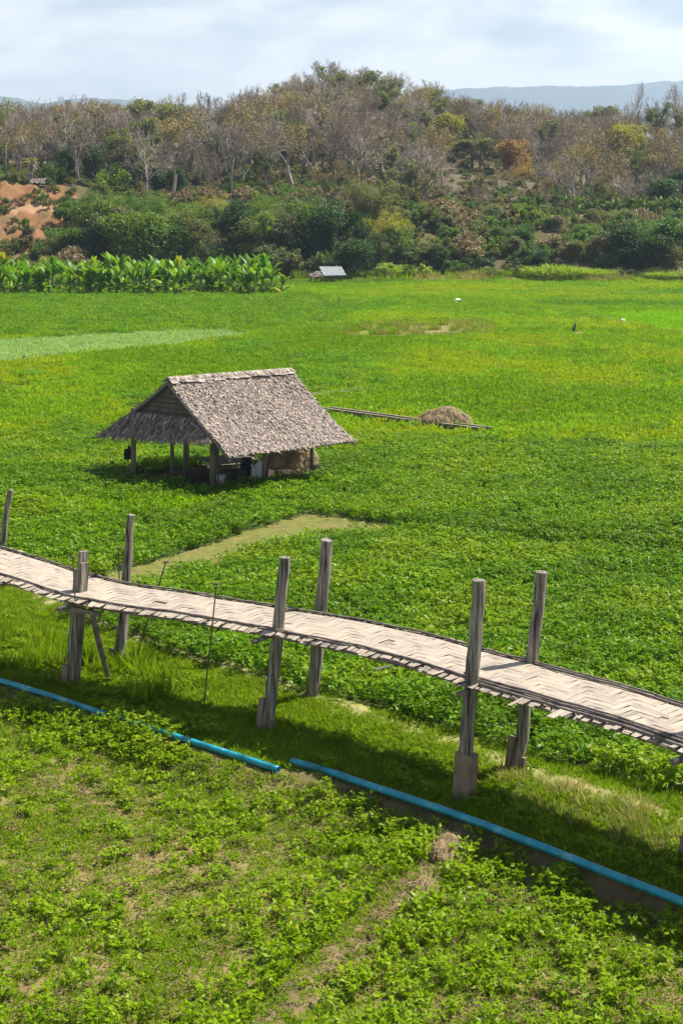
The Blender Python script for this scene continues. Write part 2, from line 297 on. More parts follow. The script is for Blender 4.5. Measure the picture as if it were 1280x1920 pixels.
def hgt(X, Y):
    X = np.asarray(X, float); Y = np.asarray(Y, float); px = CX + X / np.maximum(Y, 1) * F
    z = _gsm(px, Y)
    rel = sstep(215, 240, Y); z = z + rel * ((fbm(X * .06, Y * .06) - .5) * 3.2 + (fbm(X * .3 + 9, Y * .3) - .5) * 1.2) * sstep(900, 500, Y)
    rb = sstep(190, 120, px) * sstep(213, 222, Y) * sstep(256, 248, Y); z = z + rb * ((fbm(X * .7, Y * .2 + 3, 4) - .5) * 1.8 + (fbm(X * 1.6, Y * 1.3, 3) - .5) * 1.4)
    nr = Y < 60
    d = pdist(pipe_line, X, Y, True)
    wdt = .35 + .9 * sstep(900, 600, px)
    z = z - np.where(nr, .30 * sstep(.02, 1, (d - .02) / wdt), 0)
    db = pdist(bank_line, X, Y)                           # low bank crest with the trodden path
    z = z + np.where(nr & (d < 0), .12 * np.exp(-(pdist(trod, X, Y) / .8) ** 2), 0)
    z = z + np.where(nr, (fbm(X * 1.3, Y * 1.3) - .5) * .10 + (fbm(X * 5, Y * 5, 3) - .5) * .05, (fbm(X * .2, Y * .2) - .5) * .12 * (Y < 215))
    z = z + np.where(nr & (d > 0), .14 * np.exp(-(pdist(bund, X, Y) / .33) ** 2), 0)
    z = z - np.where(nr, .12 * np.exp(-(pdist(field_ditch, X, Y) / .3) ** 2), 0)
    return z
def h1(x, y): return float(hgt(np.array([x]), np.array([y]))[0])

# ------------------------------------------------------------------ ground sheet
ys = np.concatenate([np.arange(8, 60, .14), np.arange(60, 204, .7), np.arange(204, 270, .9), np.arange(270, 540, 3.5), np.geomspace(540, 8800, 56)])
us = np.linspace(-1, 1, 300)
YY = np.repeat(ys[:, None], len(us), 1); XX = us[None] * (YY * .36 + 6)
ZZ = hgt(XX, YY)
V = np.stack([XX, YY, ZZ], -1).reshape(-1, 3); nr_, nc_ = YY.shape
ii = (np.arange(nr_ - 1)[:, None] * nc_ + np.arange(nc_ - 1)[None]).ravel()
Fq = np.stack([ii, ii + 1, ii + nc_ + 1, ii + nc_], -1)
gx, gy = V[:, 0], V[:, 1]; gpx = CX + gx / gy * F
C = np.tile(np.array([.075, .10, .025]), (len(V), 1))
def paint(mask, c, w=1.0):
    m = (mask.astype(float) * w)[:, None]; C[:] = C * (1 - m) + np.array(c) * m
dp = pdist(pipe_line, gx, gy, True); nearm = gy < 60
nsoil = fbm(gx * 2.2, gy * 2.2)
paint(nearm & (dp > 0), (.225, .17, .075)); paint(nearm & (dp > 0), (.15, .155, .035), .85 * sstep(.36, .52, fbm(gx * 1.1 + 5, gy * 1.1)))
paint(nearm & (dp > 0), (.19, .135, .075), .9 * sstep(.5, .25, pdist(bund, gx, gy) * 1.35 + .3 * (fbm(gx * 3, gy * 3) - .5)))
paint(nearm & inside(bank_poly, gx, gy), (.20, .25, .035)); paint(nearm & inside(path_poly, gx, gy), (.15, .155, .04)); paint(nearm & inside(path_poly, gx, gy), (.22, .16, .07), sstep(.55, .7, nsoil) * .6)
paint(nearm & (dp < 0), (.32, .27, .13), np.exp(-(pdist(trod, gx, gy) / .20) ** 2) * (.55 + .4 * sstep(.3, .6, nsoil)))
paint(nearm & (dp > 0) & (gpx > 560), (.14, .10, .06), np.exp(-((dp - .3) / .3) ** 2) * .85)  # ditch shade beside the pipe, put into the soil colour
paint(gy > 60, (.13, .19, .03))
jx, jy = gx + (fbm(gx * .3, gy * .3) - .5) * 4, gy + (fbm(gx * .3 + 50, gy * .15) - .5) * 14
paint(inside(pond_pg, jx, jy), (.16, .19, .035)); paint(inside(poly([(770, 614), (880, 611), (900, 620), (860, 628), (790, 630)]), jx, jy), (.24, .185, .095), .5 + .5 * sstep(.35, .6, fbm(gx * .8, gy * .4)))
paint(inside(dry_pg, gx, gy), (.25, .20, .08)); paint(inside(pale_pg, gx, gy), (.22, .28, .10))
for t in tracks: paint(gy > 60, (.34, .32, .10), np.exp(-(pdist(t, gx, gy) / .7) ** 2) * .8)
for c in chan_pl: paint(gy > 55, (.20, .17, .07), np.exp(-(pdist(c, gx, gy) / .8) ** 2) * .7)
paint(inside(hut_floor, gx, gy), (.06, .044, .03))  # soil darkened under the roof to carry the hut's shade
# hillside: red cut bank at the left, dry litter elsewhere
litter = sstep(214, 226, gy); paint(gy > 200, (.26, .26, .08), sstep(210, 213, gy)); paint(gy > 205, (.10, .085, .04), sstep(214, 219, gy)); paint((gy > 262), (.125, .10, .06), sstep(262, 275, gy))
redm = (gpx < 135 + 50 * (fbm(gx * .15, gy * .15) - .5)) & (gy > 212) & (gy < 252)
paint(redm, (.25, .118, .055), .92); paint(redm, (.30, .17, .09), sstep(.5, .75, fbm(gx * .25 + 3, gy * .5)) * .8)
paint(redm, (.17, .125, .05), sstep(.48, .62, fbm(gx * .5 + 8, gy * .35)) * .85); paint(redm, (.20, .10, .05), sstep(.5, .6, fbm(gx * 1.4 + 8, gy * 1.4)) * .7); paint(redm & (gy > 235.5) & (gy < 240), (.36, .23, .13), .8)
paint((gpx > 800) & (gy > 249) & (gy < 262), (.40, .26, .12), .8)
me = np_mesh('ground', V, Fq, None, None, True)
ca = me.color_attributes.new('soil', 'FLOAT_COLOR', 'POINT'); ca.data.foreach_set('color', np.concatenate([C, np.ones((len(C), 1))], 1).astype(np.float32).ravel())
gm, gnt, gb = new_mat('ground_cover'); l = gnt.links.new
at = N(gnt, 'ShaderNodeAttribute', attribute_name='soil'); tcg = N(gnt, 'ShaderNodeTexCoord')
n1 = N(gnt, 'ShaderNodeTexNoise'); n1.inputs['Scale'].default_value = 3.5; n1.inputs['Detail'].default_value = 9; n1.inputs['Roughness'].default_value = .7
l(tcg.outputs['Object'], n1.inputs['Vector']); r1 = ramp(gnt, [(.25, (.45, .42, .38)), (.5, (1, 1, 1)), (.75, (1.35, 1.35, 1.3))]); l(n1.outputs['Fac'], r1.inputs[0])
m1 = N(gnt, 'ShaderNodeMix', data_type='RGBA', blend_type='MULTIPLY'); m1.inputs['Factor'].default_value = 1; l(at.outputs['Color'], m1.inputs['A']); l(r1.outputs[0], m1.inputs['B'])
l(m1.outputs['Result'], gb.inputs['Base Color']); gb.inputs['Roughness'].default_value = .95; gb.inputs['Specular IOR Level'].default_value = .1
bp = N(gnt, 'ShaderNodeBump'); bp.inputs['Strength'].default_value = .7; bp.inputs['Distance'].default_value = .05; l(n1.outputs['Fac'], bp.inputs['Height']); l(bp.outputs[0], gb.inputs['Normal'])
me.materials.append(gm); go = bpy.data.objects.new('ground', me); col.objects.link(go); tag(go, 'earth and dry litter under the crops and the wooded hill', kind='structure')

# far blue ranges
mm = noise_mat('wooded_range', [(.3, (.02, .04, .03)), (.7, (.045, .075, .05))], (.015, .015, .015))
def mountain(name, pxs, yk, Y0, label):
    cols_ = np.linspace(pxs[0], pxs[-1], 260); yt = np.interp(cols_, pxs, yk); rg = np.random.RandomState(3)
    yt = yt + (fbm(cols_ * .03, cols_ * 0 + 2, 5) - .5) * 9 + rg.normal(0, .25, len(cols_))
    top = CH - (yt - HY) * Y0 / F; rows_ = np.linspace(-1, 1, 21); vs = []
    for rr in rows_:
        y = Y0 + rr * 700; pr = (1 - abs(rr)) ** .8; x = (cols_ - CX) * Y0 / F
        z = top * pr + (fbm(x * .005, y * .005 + 0 * x, 4) - .5) * 120 * pr * (1 - pr) - 1 * (abs(rr) > .99)
        vs.append(np.stack([x, np.full_like(x, y), np.maximum(z, -1)], -1))
    V = np.concatenate(vs); n = len(cols_); ii = (np.arange(20)[:, None] * n + np.arange(n - 1)[None]).ravel()
    o = bpy.data.objects.new(name, np_mesh(name, V, np.stack([ii, ii + 1, ii + n + 1, ii + n], -1), None, mm, True)); col.objects.link(o); tag(o, label, kind='structure')
mountain('mountain_range', [-500, -200, 0, 50, 90, 130, 180, 230, 280, 420, 520], [200, 186, 182, 188, 195, 185, 181, 188, 193, 205, 300], 7000, 'hazy blue wooded hills beyond the forest at the left')
mountain('mountain_range', [700, 780, 840, 900, 1000, 1080, 1150, 1220, 1280, 1500, 1800], [300, 190, 169, 164, 160, 164, 158, 153, 149, 140, 170], 7700, 'long hazy blue ridge beyond the forest at the right')

# ------------------------------------------------------------------ leaf arrays
def leaf_quads(rng, Pn, size, width, elm=.1, els=.4, az=None, roll=.5):
    n = len(Pn); az = rng.rand(n) * 2 * np.pi if az is None else az; el = rng.normal(elm, els, n)
    d = np.stack([np.cos(el) * np.cos(az), np.cos(el) * np.sin(az), np.sin(el)], -1)
    s = np.stack([-np.sin(az), np.cos(az), 0 * az], -1); w = np.cross(d, s)
    ro = rng.normal(0, roll, n)[:, None]; s2 = s * np.cos(ro) + w * np.sin(ro)
    Ls = (np.asarray(size) * (1 + rng.normal(0, .18, n)))[:, None] if np.ndim(size) == 0 else np.asarray(size)[:, None]
    Ws = Ls * width; up = np.cross(d, s2) * -1
    f = Ws * rng.normal(.12, .08, n)[:, None]
    a = Pn; b = Pn + d * Ls * .42 + s2 * Ws * .5 + up * f; c = Pn + d * Ls; e = Pn + d * Ls * .42 - s2 * Ws * .5 + up * f
    V = np.stack([a, b, c, e], 1).reshape(-1, 3); Fq = np.arange(4 * n).reshape(n, 4); return V, Fq
def cat(parts):
    Vs, Fs, T = [], [], []; o = 0
    for V, Fq, t in parts: Vs.append(V); Fs.append(Fq + o); T.append(t); o += len(V)
    return np.concatenate(Vs), np.concatenate(Fs), np.concatenate(T)
hidden = {}
def proto_coll(name, meshes):
    c = bpy.data.collections.new(name)
    for i, me in enumerate(meshes):
        o = bpy.data.objects.new('%s_%02d' % (name, i), me); c.objects.link(o)
    hidden[name] = c; return c
def scatter(name, coll, X, Y, scl, label, cat_, zoff=0.0, seed=0, tilt=.12, Z=None, zone=None, nz=1):
    n = len(X); rng = np.random.RandomState(seed + 7); Z = hgt(X, Y) + zoff if Z is None else Z
    me = bpy.data.meshes.new(name); me.vertices.add(n); me.vertices.foreach_set('co', np.stack([X, Y, Z], -1).astype(np.float32).ravel())
    a = me.attributes.new('rot', 'FLOAT_VECTOR', 'POINT'); a.data.foreach_set('vector', np.stack([rng.normal(0, tilt, n), rng.normal(0, tilt, n), rng.rand(n) * 6.283], -1).astype(np.float32).ravel())
    a = me.attributes.new('scl', 'FLOAT', 'POINT'); a.data.foreach_set('value', np.asarray(scl, np.float32) * np.ones(n, np.float32))
    a = me.attributes.new('pick', 'INT', 'POINT'); k_ = len(coll.objects) // nz; a.data.foreach_set('value', (rng.randint(0, k_, n) + (0 if zone is None else np.clip(zone, 0, nz - 1).astype(int) * k_)).astype(np.int32))
    o = bpy.data.objects.new(name, me); col.objects.link(o)
    ng = bpy.data.node_groups.new('grow_' + name, 'GeometryNodeTree')
    ng.interface.new_socket('Geometry', in_out='INPUT', socket_type='NodeSocketGeometry'); ng.interface.new_socket('Geometry', in_out='OUTPUT', socket_type='NodeSocketGeometry')
    gi = N(ng, 'NodeGroupInput'); g_o = N(ng, 'NodeGroupOutput'); ip = N(ng, 'GeometryNodeInstanceOnPoints'); ci = N(ng, 'GeometryNodeCollectionInfo')
    ci.inputs[0].default_value = coll; ci.inputs['Separate Children'].default_value = True; ci.inputs['Reset Children'].default_value = True
    def na(nm, t):
        q = N(ng, 'GeometryNodeInputNamedAttribute', data_type=t); q.inputs[0].default_value = nm; return [s for s in q.outputs if s.enabled and s.name == 'Attribute'][0]
    ll = ng.links.new; ll(gi.outputs[0], ip.inputs['Points']); ll(ci.outputs[0], ip.inputs['Instance']); ip.inputs['Pick Instance'].default_value = True
    e2r = N(ng, 'FunctionNodeEulerToRotation'); ll(na('rot', 'FLOAT_VECTOR'), e2r.inputs[0]); ll(e2r.outputs[0], ip.inputs['Rotation'])
    ll(na('scl', 'FLOAT'), ip.inputs['Scale']); ll(na('pick', 'INT'), ip.inputs['Instance Index']); ll(ip.outputs[0], g_o.inputs[0])
    md = o.modifiers.new('grow', 'NODES'); md.node_group = ng
    tag(o, label, cat_, kind='stuff'); return o
def jgrid(rng, step, y0, y1, k=.27, m=2.5, yl=None):   # jittered points over the visible wedge of land
    ya = np.arange(y0, y1, step); X = []; Y = []
    for y in ya:
        w = k * y + m; xs = np.arange(-w, w, step); X.append(xs + rng.uniform(-.5, .5, len(xs)) * step); Y.append(np.full(len(xs), y) + rng.uniform(-.5, .5, len(xs)) * step)
    return np.concatenate(X), np.concatenate(Y)

# crops come in a greener, a middling and a yellower tone, following broad patches of the land
def tones(name, base, lo, hi, **k):
    M[name + '_g'] = leaf_mat(name + '_greener', [(p, tuple(np.array(c) * lo)) for p, c in base], **k); M[name + '_y'] = leaf_mat(name + '_yellower', [(p, tuple(np.array(c) * hi)) for p, c in base], **k); return [M[name + '_g'], M[name], M[name + '_y']]
def zone3(X, Y, f=.12, stretch=1.0, seed=0, rs=3):
    v = fbm(X * f + seed, Y * f * stretch + seed, 4) + np.random.RandomState(rs).normal(0, .06, len(X)); return np.digitize(v, [.43, .57])
# bean plants
def bean_plant(seed, h, rad, ntri, ls, mat):
    rng = np.random.RandomState(seed); parts = []
    ht = h * np.sqrt(rng.uniform(.12, 1, ntri)); a = rng.rand(ntri) * 6.283; rr = rad * np.sqrt(rng.rand(ntri)) * (.55 + .45 * (1 - (ht / h - .5)))
    base = np.stack([rr * np.cos(a), rr * np.sin(a), ht], -1)
    for da in (0, 1.25, -1.25):
        az = a + rng.normal(0, .5, ntri) + da; V, Fq = leaf_quads(rng, base, ls, .62, -.05, .38, az, .45)
        parts.append((V, Fq, np.clip(rng.normal(.5, .24, len(Fq)) + .12 * (ht / h - .6), 0, 1)))
    # stalks
    n = ntri; st = np.stack([base * [.15, .15, 0], base * [.15, .15, 0] + [0.008, 0, 0], base + [0.005, 0, 0], base], 1).reshape(-1, 3)
    parts.append((st, np.arange(4 * n).reshape(n, 4), np.full(n, .3)))
    return np_mesh('bean_plant', *cat(parts), mat)
TB = tones('bean', [(0, (.055, .145, .001)), (.45, (.122, .25, .0015)), (.80, (.195, .35, .004)), (.90, (.30, .42, .11)), (1, (.38, .48, .20))], (.90, .84, .9), (1.42, 1.12, 1.0), rough=.38, spec=.13)  # top stops again serve pale undersides and painted leaf glints
beans = proto_coll('bean_plants', [bean_plant(10 + i, .34 + .04 * (i % 4), .27, 21, .085, TB[i // 5]) for i in range(15)])
young = proto_coll('young_bean_plants', [bean_plant(40 + i, .16 + .03 * (i % 4), .14, 8 + i % 3, .068, M['bean_near']) for i in range(8)])
bushy = proto_coll('bushy_bean_plants', [bean_plant(60 + i, .26 + .03 * (i % 4), .24, 17, .082, M['bean_near']) for i in range(6)])
def patch(seed, n, ls, wd_, h, mat, elm=.05, els=.45, size=.62):
    rng = np.random.RandomState(seed); p = np.stack([rng.uniform(-size, size, n), rng.uniform(-size, size, n), h * np.sqrt(rng.uniform(.05, 1, n))], -1)
    p[:, 2] *= .75 + .5 * vnoise(p[:, 0] * 3 + seed * 9, p[:, 1] * 3)
    V, Fq = leaf_quads(rng, p, ls, wd_, elm, els); return np_mesh('crop_patch', V, Fq, np.clip(rng.normal(.5, .22, n), 0, 1), mat)
TF = tones('field', [(0, (.115, .25, .001)), (.5, (.20, .345, .002)), (.85, (.27, .45, .005)), (1, (.38, .40, .03))], (.84, .82, 1), (1.42, 1.04, 1.4), rough=.5, spec=.12); TBF = tones('bean_far', [(0, (.065, .185, .001)), (.6, (.145, .295, .002)), (1, (.20, .37, .008))], (.90, .82, 1), (1.5, 1.12, 1.3), rough=.45, spec=.15)
fieldp = proto_coll('field_patches', [patch(90 + i, 230, .15, .42, [.34, .28, .22][i // 4], TF[i // 4], .5, .5) for i in range(12)])
midp = proto_coll('bean_patches', [patch(80 + i, 210, .125, .65, .42, TBF[i // 3]) for i in range(9)])
farp = proto_coll('far_patches', [patch(100 + i, 230, .17, .55, .40, TBF[i // 3], .25, .5, 1.1) for i in range(9)])
farf = proto_coll('far_field_patches', [patch(110 + i, 230, .19, .5, .30, TF[i // 3], .3, .5, 1.1) for i in range(9)])
palep = proto_coll('pale_patches', [patch(120 + i, 150, .16, .5, .18, M['pale'], .4, .5, .8) for i in range(4)])
brightp = proto_coll('bright_patches', [patch(130 + i, 230, .19, .4, .28, M['bright'], .6, .4, 1.1) for i in range(4)])
def tuft(seed, n, h, r, w, mat, lean=.35, elm=1.05):
    rng = np.random.RandomState(seed); a = rng.rand(n) * 6.283; rr = r * np.sqrt(rng.rand(n))
    p = np.stack([rr * np.cos(a), rr * np.sin(a), 0 * a - .01], -1)
    L_ = h * rng.uniform(.5, 1.2, n); V, Fq = leaf_quads(rng, p, L_, w, elm, lean, a + rng.normal(0, 1.2, n), .4)
    return np_mesh('grass_tuft', V, Fq, np.clip(rng.normal(.5, .25, n), 0, 1), mat)
lawn = proto_coll('short_grass', [tuft(140 + i, 80, .10, .17, .19, M['grass'], .5, .4) for i in range(6)])
weeds = proto_coll('low_weeds', [tuft(150 + i, 75, .075, .16, .32, M['weed'], .5, .45) for i in range(6)])
tall = proto_coll('tall_grass', [tuft(160 + i, 44, .40, .14, .085, M['grass'], .42, .95) for i in range(5)])
strawp = proto_coll('straw_grass', [tuft(170 + i, 90, .24, .2, .045, M['straw'], .5, .8) for i in range(5)])
leafweed = proto_coll('leafy_weeds', [bean_plant(180 + i, .22, .2, 12, .07, M['weed']) for i in range(4)])

rng = np.random.RandomState(1)
def crop_masks(X, Y):
    d = pdist(pipe_line, X, Y, True)
    free = (d < 0) & ~inside(bank_poly, X, Y) & ~inside(path_poly, X, Y) & ~inside(hut_floor, X, Y)
    for c, e_ in zip(chan_pl, (.5, -.1, -.1)): dc = pdist(c, X, Y, True); free &= (dc < -.55) | (dc > e_)
    free &= (pdist(field_ditch, X, Y) > .3)
    return free
# dense beans behind the walkway and round the hut
X, Y = jgrid(rng, .265, 24, 86); fr = crop_masks(X, Y); X, Y = X[fr], Y[fr]
right_pg = np.vstack([poly([(60, 1150), (110, 1163), (200, 1131), (300, 1095), (450, 1051), (600, 1013), (690, 1003), (780, 1003)]), field_ditch[2:], bank_line[::-1][:-3]])
ri = inside(right_pg, X, Y); sc = (.72 + .55 * fbm(X * .5, Y * .5)) * np.random.RandomState(2).uniform(.8, 1.2, len(X))
def fieldness(X, Y):
    px = CX + X / Y * F; row = HY + F * CH / Y; return sstep(880, 770, row) * .62 + sstep(560, 900, px) * sstep(900, 840, row) * .30 + (fbm(X * .16, Y * .10) - .5) * 1.5 + (fbm(X * .8, Y * .5) - .5) * .4
yfield = (~ri) & (Y > 44) & (fbm(X * .25 + 3, Y * .25) + (Y - 52) * .03 + np.maximum(X, 0) * .012 > .62)
scatter('bean_crop', beans, X[ri], Y[ri], sc[ri], 'dense leafy bean crop between the walkway and the narrow grass path', 'bean crop', seed=1, zone=zone3(X[ri], Y[ri], .35), nz=3)
isf0 = fieldness(X, Y) > .40
for pg in (pale_pg, dry_pg): isf0 |= inside(pg, X, Y)
q = (~ri) & ((~isf0) | (rng.rand(len(X)) < .06)); scatter('bean_crop', beans, X[q], Y[q], sc[q] * .97, 'dense leafy bean crop surrounding the thatched hut', 'bean crop', seed=2, zone=zone3(X[q], Y[q], .22), nz=3)
# middle distance
X, Y = jgrid(rng, .62, 46, 125); fr = crop_masks(X, Y)
for pg in (pale_pg, pond_pg, dry_pg, left_pg, bright_pg): fr &= ~inside(pg, X, Y)
for t in tracks + [poly([(500, 700), (640, 690), (800, 668), (1000, 655), (1290, 610)]), poly([(930, 800), (1010, 770), (1120, 745), (1290, 700)])]: fr &= (pdist(t, X, Y) > .55) | (rng.rand(len(X)) < .30)
X, Y = X[fr], Y[fr]; px = CX + X / Y * F; row = HY + F * CH / Y
nn = fbm(X * .12, Y * .12); yl = sstep(860, 760, row) * .5 + sstep(600, 900, px) * .22 + (nn - .5) * 1.3
isf = fieldness(X, Y) > .40
near_ok = (Y > 85) | isf
s_ = rng.uniform(.85, 1.2, len(X))
q = isf & near_ok; scatter('field_crop', fieldp, X[q], Y[q], s_[q], 'yellow green low crop spreading behind the hut and the straw pile', 'field crop', seed=3, zone=zone3(X[q], Y[q], 0.14, .55), nz=3)
q = ~isf & near_ok; scatter('bean_crop', midp, X[q], Y[q], s_[q], 'darker green bean crop in patches beyond the hut', 'bean crop', seed=4, zone=zone3(X[q], Y[q], 0.12, .55), nz=3)
# far fields
X, Y = jgrid(rng, 1.0, 118, 214); fr = np.ones(len(X), bool)
for pg in (pale_pg, pond_pg, bright_pg): fr &= ~inside(pg, X, Y)
for t in tracks: fr &= (pdist(t, X, Y) > .6) | (rng.rand(len(X)) < .4)
X, Y = X[fr], Y[fr]; lf = inside(left_pg, X, Y); px = CX + X / Y * F
ok = lf | (Y > 125); nn = fbm(X * .06, Y * .1) + .10 * (Y > 165); q = ok & ~lf & (nn > .5)
scatter('field_crop', farf, X[q], Y[q], .95, 'light green crop of the far field below the wooded bank', 'field crop', seed=5, zone=zone3(X[q], Y[q], 0.07, .55), nz=3)
q = ok & ~lf & (nn <= .5); scatter('bean_crop', farp, X[q], Y[q], .95, 'mid green bean crop in the far field near the pond', 'bean crop', seed=6, zone=zone3(X[q], Y[q], 0.07, .55), nz=3)
X2, Y2 = jgrid(rng, .9, 108, 190); q = inside(left_pg, X2, Y2)
scatter('bean_crop', farp, X2[q], Y2[q], 1.05, 'green bean crop in front of the banana grove with a dark front edge', 'bean crop', seed=7)
X2, Y2 = jgrid(rng, .8, 85, 140); q = inside(pale_pg, X2 + (fbm(X2 * .3, Y2 * .2) - .5) * 5, Y2 + (fbm(X2 * .3 + 9, Y2 * .2) - .5) * 9) & (fbm(X2 * .5, Y2 * .2) > .30); scatter('seedling_bed', palep, X2[q], Y2[q], .9, 'pale grey green seedling strip at the left', 'seedlings', seed=8)
X2, Y2 = jgrid(rng, .9, 110, 160); q = inside(bright_pg, X2, Y2); scatter('field_crop', brightp, X2[q], Y2[q], 1, 'vivid lime green crop strip at the right edge', 'field crop', seed=9)
# pond rim and dry patch grass
X2, Y2 = jgrid(rng, .8, 105, 140); dd = pdist(np.vstack([pond_pg, pond_pg[:1]]), X2, Y2); q = ((dd < 1.0) & (rng.rand(len(X2)) < .6)) | (inside(pond_pg, X2, Y2) & (fbm(X2 * .35, Y2 * .3) > .60) & (rng.rand(len(X2)) < .5))
scatter('pond_grass', proto_coll('rim_grass', [tuft(190 + i, 120, .6, .5, .10, M['straw'] if i % 2 else M['grass'], .5, .8) for i in range(4)]), X2[q], Y2[q], 1, 'tall yellowish grass round the dried pond', 'grass', seed=10)
# thin dry lines where people walk between the plots
rt_ = np.random.RandomState(44); tx, ty = [], []
for t in tracks + [poly([(500, 700), (640, 690), (800, 668), (1000, 655), (1290, 610)]), poly([(930, 800), (1010, 770), (1120, 745), (1290, 700)])]:
    for a, b in zip(t[:-1], t[1:]):
        n = int(np.linalg.norm(b - a) * 3.2); u = rt_.rand(n)[:, None]; p = a + (b - a) * u + rt_.normal(0, .32, (n, 2)); k = fbm(p[:, 0] * .3, p[:, 1] * .2) > .42; tx.append(p[k, 0]); ty.append(p[k, 1])
tx, ty = np.concatenate(tx), np.concatenate(ty)
scatter('track_grass', proto_coll('track_grass_tufts', [tuft(380 + i, 90, .42, .35, .09, M['straw'] if i < 2 else M['grass'], .5, .8) for i in range(4)]), tx, ty, rt_.uniform(.7, 1.2, len(tx)), 'dry yellowish grass along the thin walking lines between the far plots', 'grass', seed=45)
# near field
X, Y = jgrid(rng, .17, 16.5, 34, .27, 1.5); d = pdist(pipe_line, X, Y, True); px = CX + X / Y * F
bd = pdist(bund, X, Y); nf = (d > .38 - .10 * (px > 880)) & (bd > .30 + .25 * (fbm(X * 2, Y * 2) - .5)); den = fbm(X * .9 + 4, Y * .9); den2 = fbm(X * .45 + 40, Y * .45)
side = pdist(np.vstack([[bund[0] + (bund[0] - bund[1]) * 3], bund, [bund[-1] + [.3, .4]]]), X, Y, True) > 0     # right of the bund
lush = np.exp(-np.maximum(bd - .3, 0) / .55) * (~side) + side * (.22 - .10 * sstep(1.2, 3, d) + .40 * np.exp(-np.maximum(bd - .3, 0) / .8))
pr_ = np.clip(.16 + 1.5 * (den - .42) + .4 * (den2 - .5), .04, .85)
q = nf & (rng.rand(len(X)) < pr_ * .95); scatter('young_bean_crop', young, X[q], Y[q], rng.uniform(.65, 1.25, q.sum()), 'sparse young bean plants on dry soil in front of the blue pipes', 'bean crop', seed=11)
q = nf & (rng.rand(len(X)) < lush * .62); scatter('bushy_bean_crop', bushy, X[q], Y[q], rng.uniform(.65, 1.15, q.sum()), 'fuller bean plants lining the bare earth bund in the foreground', 'bean crop', seed=12)
X, Y = jgrid(rng, .115, 16.5, 34, .27, 1.5); d = pdist(pipe_line, X, Y, True); bd = pdist(bund, X, Y); wn = fbm(X * .8 + 14, Y * .8); q = (d > .26) & (rng.rand(len(X)) < np.where(bd > .24, (.50 + .45 * sstep(.34, .56, wn)), .62)); scatter('low_weeds', weeds, X[q], Y[q], rng.uniform(.5, 1.05, q.sum()), 'yellow green weeds covering the soil of the near field', 'weeds', seed=13)
litter_m = leaf_mat('dead_leaf', [(0, (.06, .038, .018)), (.6, (.15, .10, .04)), (1, (.34, .26, .12))], rough=.8, trans=.05, rnd=.2)
dl = proto_coll('dead_leaves', [patch(370 + i, 16, .05, .5, .03, litter_m, .0, .3, .16) for i in range(4)])
q = (d > .2) & (rng.rand(len(X)) < .16 + .5 * (fbm(X * 1.4 + 3, Y * 1.4) > .55)); scatter('leaf_litter', dl, X[q], Y[q], rng.uniform(.6, 1.2, q.sum()), 'dry brown dead leaves and stalks lying between the near plants', 'leaf litter', seed=18)
# bank grass
X, Y = jgrid(rng, .13, 20, 40); d = pdist(pipe_line, X, Y, True); ib = inside(bank_poly, X, Y) | inside(path_poly, X, Y)
tr = pdist(trod, X, Y); q = ib & (rng.rand(len(X)) < np.where(tr < .15, .30, .95)); onp = inside(path_poly, X, Y)
scatter('bank_grass', lawn, X[q], Y[q], np.where(onp[q] | (tr[q] < .4), rng.uniform(.7, 1.25, q.sum()) * (fbm(X[q] * 2, Y[q] * 2) > .36), rng.uniform(.8, 1.5, q.sum())), 'short green grass on the low bank and the narrow path', 'grass', seed=14)
px = CX + X / Y * F; row = HY + F * CH / Y
m_t = inside(poly([(-80, 1190), (60, 1185), (130, 1215), (270, 1240), (330, 1290), (300, 1330), (180, 1300), (60, 1265), (-80, 1240)]), X, Y)
q = m_t & (fbm(X * 1.6, Y * 1.6) > .52) & (rng.rand(len(X)) < .34); scatter('tall_grass', tall, X[q], Y[q], rng.uniform(.7, 1.35, q.sum()), 'long arching grass blades round the feet of the left posts', 'grass', seed=15)
m_s = inside(poly([(930, 1455), (1060, 1475), (1290, 1560), (1400, 1600), (1400, 1640), (1200, 1600), (1080, 1560), (960, 1510)]), X, Y) & (fbm(X * 1.5, Y * 1.5) > .42)
q = m_s & (rng.rand(len(X)) < .22); scatter('dry_grass', strawp, X[q], Y[q], rng.uniform(.6, 1.1, q.sum()), 'straw coloured dry grass heaped beside the right hand posts', 'grass', seed=16)
m_w = inside(poly([(30, 1310), (150, 1325), (330, 1362), (400, 1395), (330, 1420), (220, 1395), (110, 1352), (30, 1330)]), X, Y) | ((np.abs(d + .15) < .5) & (fbm(X * 1.2 + 2, Y * 1.2) > .56)) | (inside(bank_poly, X, Y) & (fbm(X * 1.3 + 22, Y * 1.3) > .60) & (tr > .9))
m_w &= ~((np.abs(d - .12) < .36) & ((px < 190) | (px > 325)))
q = m_w & (rng.rand(len(X)) < .5 + .1 * ((px > 185) & (px < 335))); scatter('leafy_weeds', leafweed, X[q], Y[q], rng.uniform(.5, 1.1, q.sum()) * (1 + .22 * ((px[q] > 185) & (px[q] < 335) & (np.abs(d[q]) < 1.0))), 'leafy weeds growing over the left blue pipe and along the ditch', 'weeds', seed=17)

